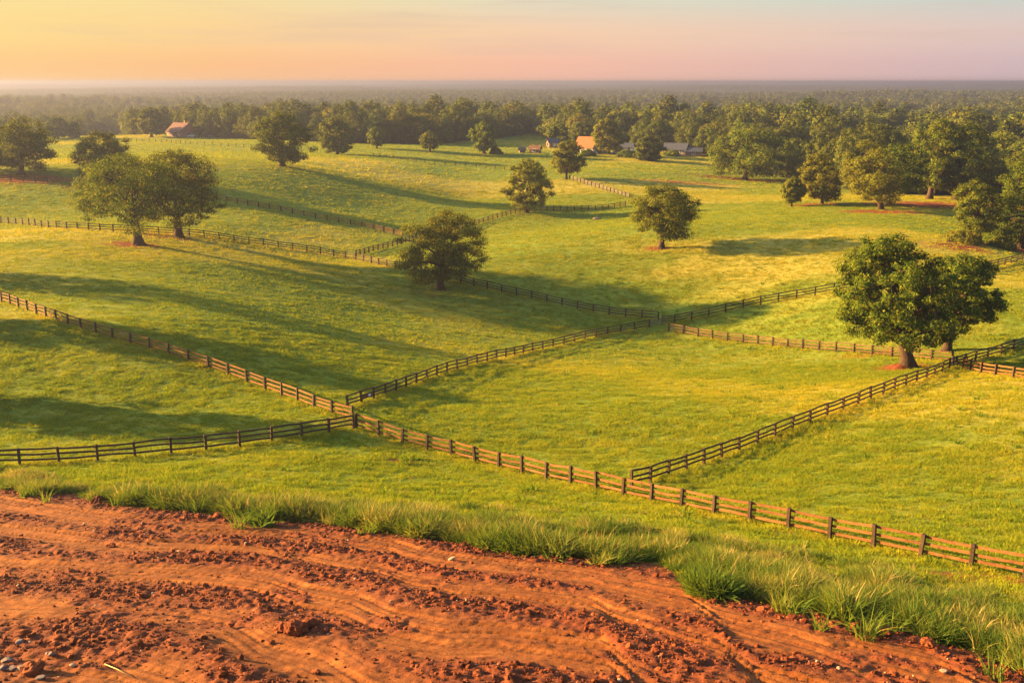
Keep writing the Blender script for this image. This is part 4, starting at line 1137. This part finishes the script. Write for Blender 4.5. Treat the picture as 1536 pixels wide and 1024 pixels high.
# ------------------------------------------------------------------ trees just beyond the frame that shade the near slopes
# (left of the frame; their shadows fall across the dirt and the left pastures as in the photograph)
OFF = []
for k, (x, y, H, W) in enumerate([(-72, 116, 14, 12), (-92, 147, 16, 14), (-60, 90, 13, 11)]):
    tm, cm = tree_meshes(900 + k, H, W, 1.5, 6000, .5, .4, low=.8)
    root = empty('oak_tree', (x, y, ground(x, y)[0] - .1)); tag(root, ['oak beyond the left edge above the plank fence', 'oak beyond the left edge beside the long dark fence', 'oak beyond the left edge above the dark fence', 'smaller oak beyond the left edge by the lower pasture'][k], 'tree')
    link('trunk', tm, root); link('crown', cm, root)

# ------------------------------------------------------------------ air
HZ = 12500.0
mb = MB(); mb.box(-HZ, HZ, -HZ, HZ, float(gz2.min()) - 1.5, CAMZ + 4.0)
t = NT('haze'); pv = t.n('VolumePrincipled')
pv.inputs['Color'].default_value = (.185, .205, .33, 1); pv.inputs['Density'].default_value = .00037; pv.inputs['Anisotropy'].default_value = .5
t.l(pv.outputs[0], t.out.inputs['Volume'])
hz_o = link('haze', mb.mesh('haze', t.m)); tag(hz_o, kind='stuff')

# ------------------------------------------------------------------ sky, sun, camera
w = bpy.data.worlds.new('World'); S.world = w; w.use_nodes = True
nt = w.node_tree; nt.nodes.clear()
wn = lambda typ: nt.nodes.new('ShaderNode' + typ)
L_ = nt.links.new
out = wn('OutputWorld'); bg = wn('Background'); L_(bg.outputs[0], out.inputs[0])
sky = wn('TexSky'); sky.sky_type = 'NISHITA'; sky.sun_disc = False; sky.sun_elevation = SUN_EL
sky.sun_rotation = math.atan2(SUNDIR[0], SUNDIR[1]); sky.dust_density = 3.0; sky.air_density = 1.0; sky.altitude = 150
tc = wn('TexCoord'); sx = wn('SeparateXYZ'); L_(tc.outputs['Generated'], sx.inputs[0])
def m_(op, a, b=0.0, clamp=False):
    n = wn('Math'); n.operation = op; n.use_clamp = clamp
    for i, v in enumerate((a, b)):
        if isinstance(v, (int, float)): n.inputs[i].default_value = v
        else: L_(v, n.inputs[i])
    return n.outputs[0]
hx, hy = -math.cos(SUN_AZ), math.sin(SUN_AZ)
hl = m_('SQRT', m_('ADD', m_('ADD', m_('MULTIPLY', sx.outputs[0], sx.outputs[0]), m_('MULTIPLY', sx.outputs[1], sx.outputs[1])), 1e-6))
az = m_('MULTIPLY_ADD', m_('DIVIDE', m_('ADD', m_('MULTIPLY', sx.outputs[0], hx), m_('MULTIPLY', sx.outputs[1], hy)), hl), .5); az.node.inputs[2].default_value = .5
def lin(c): return tuple((x / 255 / 12.92 if x / 255 < .04045 else ((x / 255 + .055) / 1.055) ** 2.4) for x in c)
def wramp(stops):
    n = wn('ValToRGB'); r = n.color_ramp; r.interpolation = 'B_SPLINE' if False else 'LINEAR'
    while len(r.elements) < len(stops): r.elements.new(.5)
    for e, (p_, c) in zip(r.elements, stops): e.position = p_; e.color = (*lin(c), 1)
    L_(az, n.inputs[0]); return n.outputs[0]
def wmix(f, a, b):
    n = wn('Mix'); n.data_type = 'RGBA'; L_(f, n.inputs[0]); L_(a, n.inputs[6]); L_(b, n.inputs[7]); return n.outputs[2]
def mr_(v, a, b):
    n = wn('MapRange'); n.interpolation_type = 'SMOOTHSTEP'; n.inputs[1].default_value = a; n.inputs[2].default_value = b; L_(v, n.inputs[0]); return n.outputs[0]
#              away from sun ........ right edge ........ middle ........ left edge ..... sun
r0 = wramp([(0, (185, 170, 190)), (.37, (212, 186, 190)), (.60, (250, 192, 165)), (.74, (255, 196, 140)), (.83, (255, 206, 138)), (1, (255, 226, 150))])
r1 = wramp([(0, (195, 180, 195)), (.37, (224, 200, 194)), (.60, (250, 208, 172)), (.74, (255, 214, 150)), (.83, (255, 222, 142)), (1, (255, 240, 170))])
r2 = wramp([(0, (170, 190, 205)), (.37, (198, 214, 208)), (.60, (228, 222, 196)), (.74, (248, 222, 160)), (.83, (253, 228, 155)), (1, (255, 244, 195))])
zz = sx.outputs[2]
c = wmix(mr_(zz, .012, .045), r0, r1); c = wmix(mr_(zz, .04, .082), c, r2)
mp = wn('Mapping'); mp.inputs['Scale'].default_value = (3.0, 3.0, 46.0); L_(tc.outputs['Generated'], mp.inputs[0])
ns = wn('TexNoise'); ns.inputs['Scale'].default_value = 1.1; ns.inputs['Detail'].default_value = 6; ns.inputs['Roughness'].default_value = .6; L_(mp.outputs[0], ns.inputs[0])
cl = m_('MULTIPLY', m_('MULTIPLY', mr_(ns.outputs[0], .48, .72), .38), mr_(zz, .005, .05))
vc = wn('RGB'); vc.outputs[0].default_value = (*lin((214, 186, 172)), 1)
c = wmix(cl, c, vc.outputs[0])
vm = wn('VectorMath'); vm.operation = 'SCALE'; L_(c, vm.inputs[0]); vm.inputs[3].default_value = 1.0 / 2 ** EXPOSURE
vs = wn('VectorMath'); vs.operation = 'SCALE'; L_(sky.outputs[0], vs.inputs[0]); vs.inputs[3].default_value = .062
cc = wmix(mr_(zz, .10, .42), vm.outputs[0], vs.outputs[0])
L_(cc, bg.inputs[0]); bg.inputs[1].default_value = 1.0

sl = bpy.data.lights.new('sun', 'SUN'); sl.energy = 5.0; sl.angle = math.radians(.55); sl.color = (1.0, .605, .19)
so = bpy.data.objects.new('sun', sl); COL.objects.link(so)
from mathutils import Vector
so.rotation_euler = Vector(SUNDIR).to_track_quat('Z', 'Y').to_euler()
so.location = (-100, 20, 120)

cam = bpy.data.cameras.new('camera'); cam.lens = F / 1536 * 36; cam.sensor_width = 36; cam.sensor_fit = 'HORIZONTAL'; cam.clip_start = .5; cam.clip_end = 40000
co = bpy.data.objects.new('camera', cam); COL.objects.link(co); co.location = (0, 0, CAMZ); co.rotation_euler = (math.pi / 2 - PITCH, 0, 0)
S.camera = co
S.view_settings.view_transform = 'Standard'; S.view_settings.look = 'None'; S.view_settings.exposure = EXPOSURE; S.view_settings.gamma = 1
S.cycles.max_bounces = 6; S.cycles.diffuse_bounces = 3; S.cycles.transmission_bounces = 4; S.cycles.volume_bounces = 0; S.cycles.transparent_max_bounces = 4
S.cycles.use_denoising = True; S.cycles.sample_clamp_indirect = 4
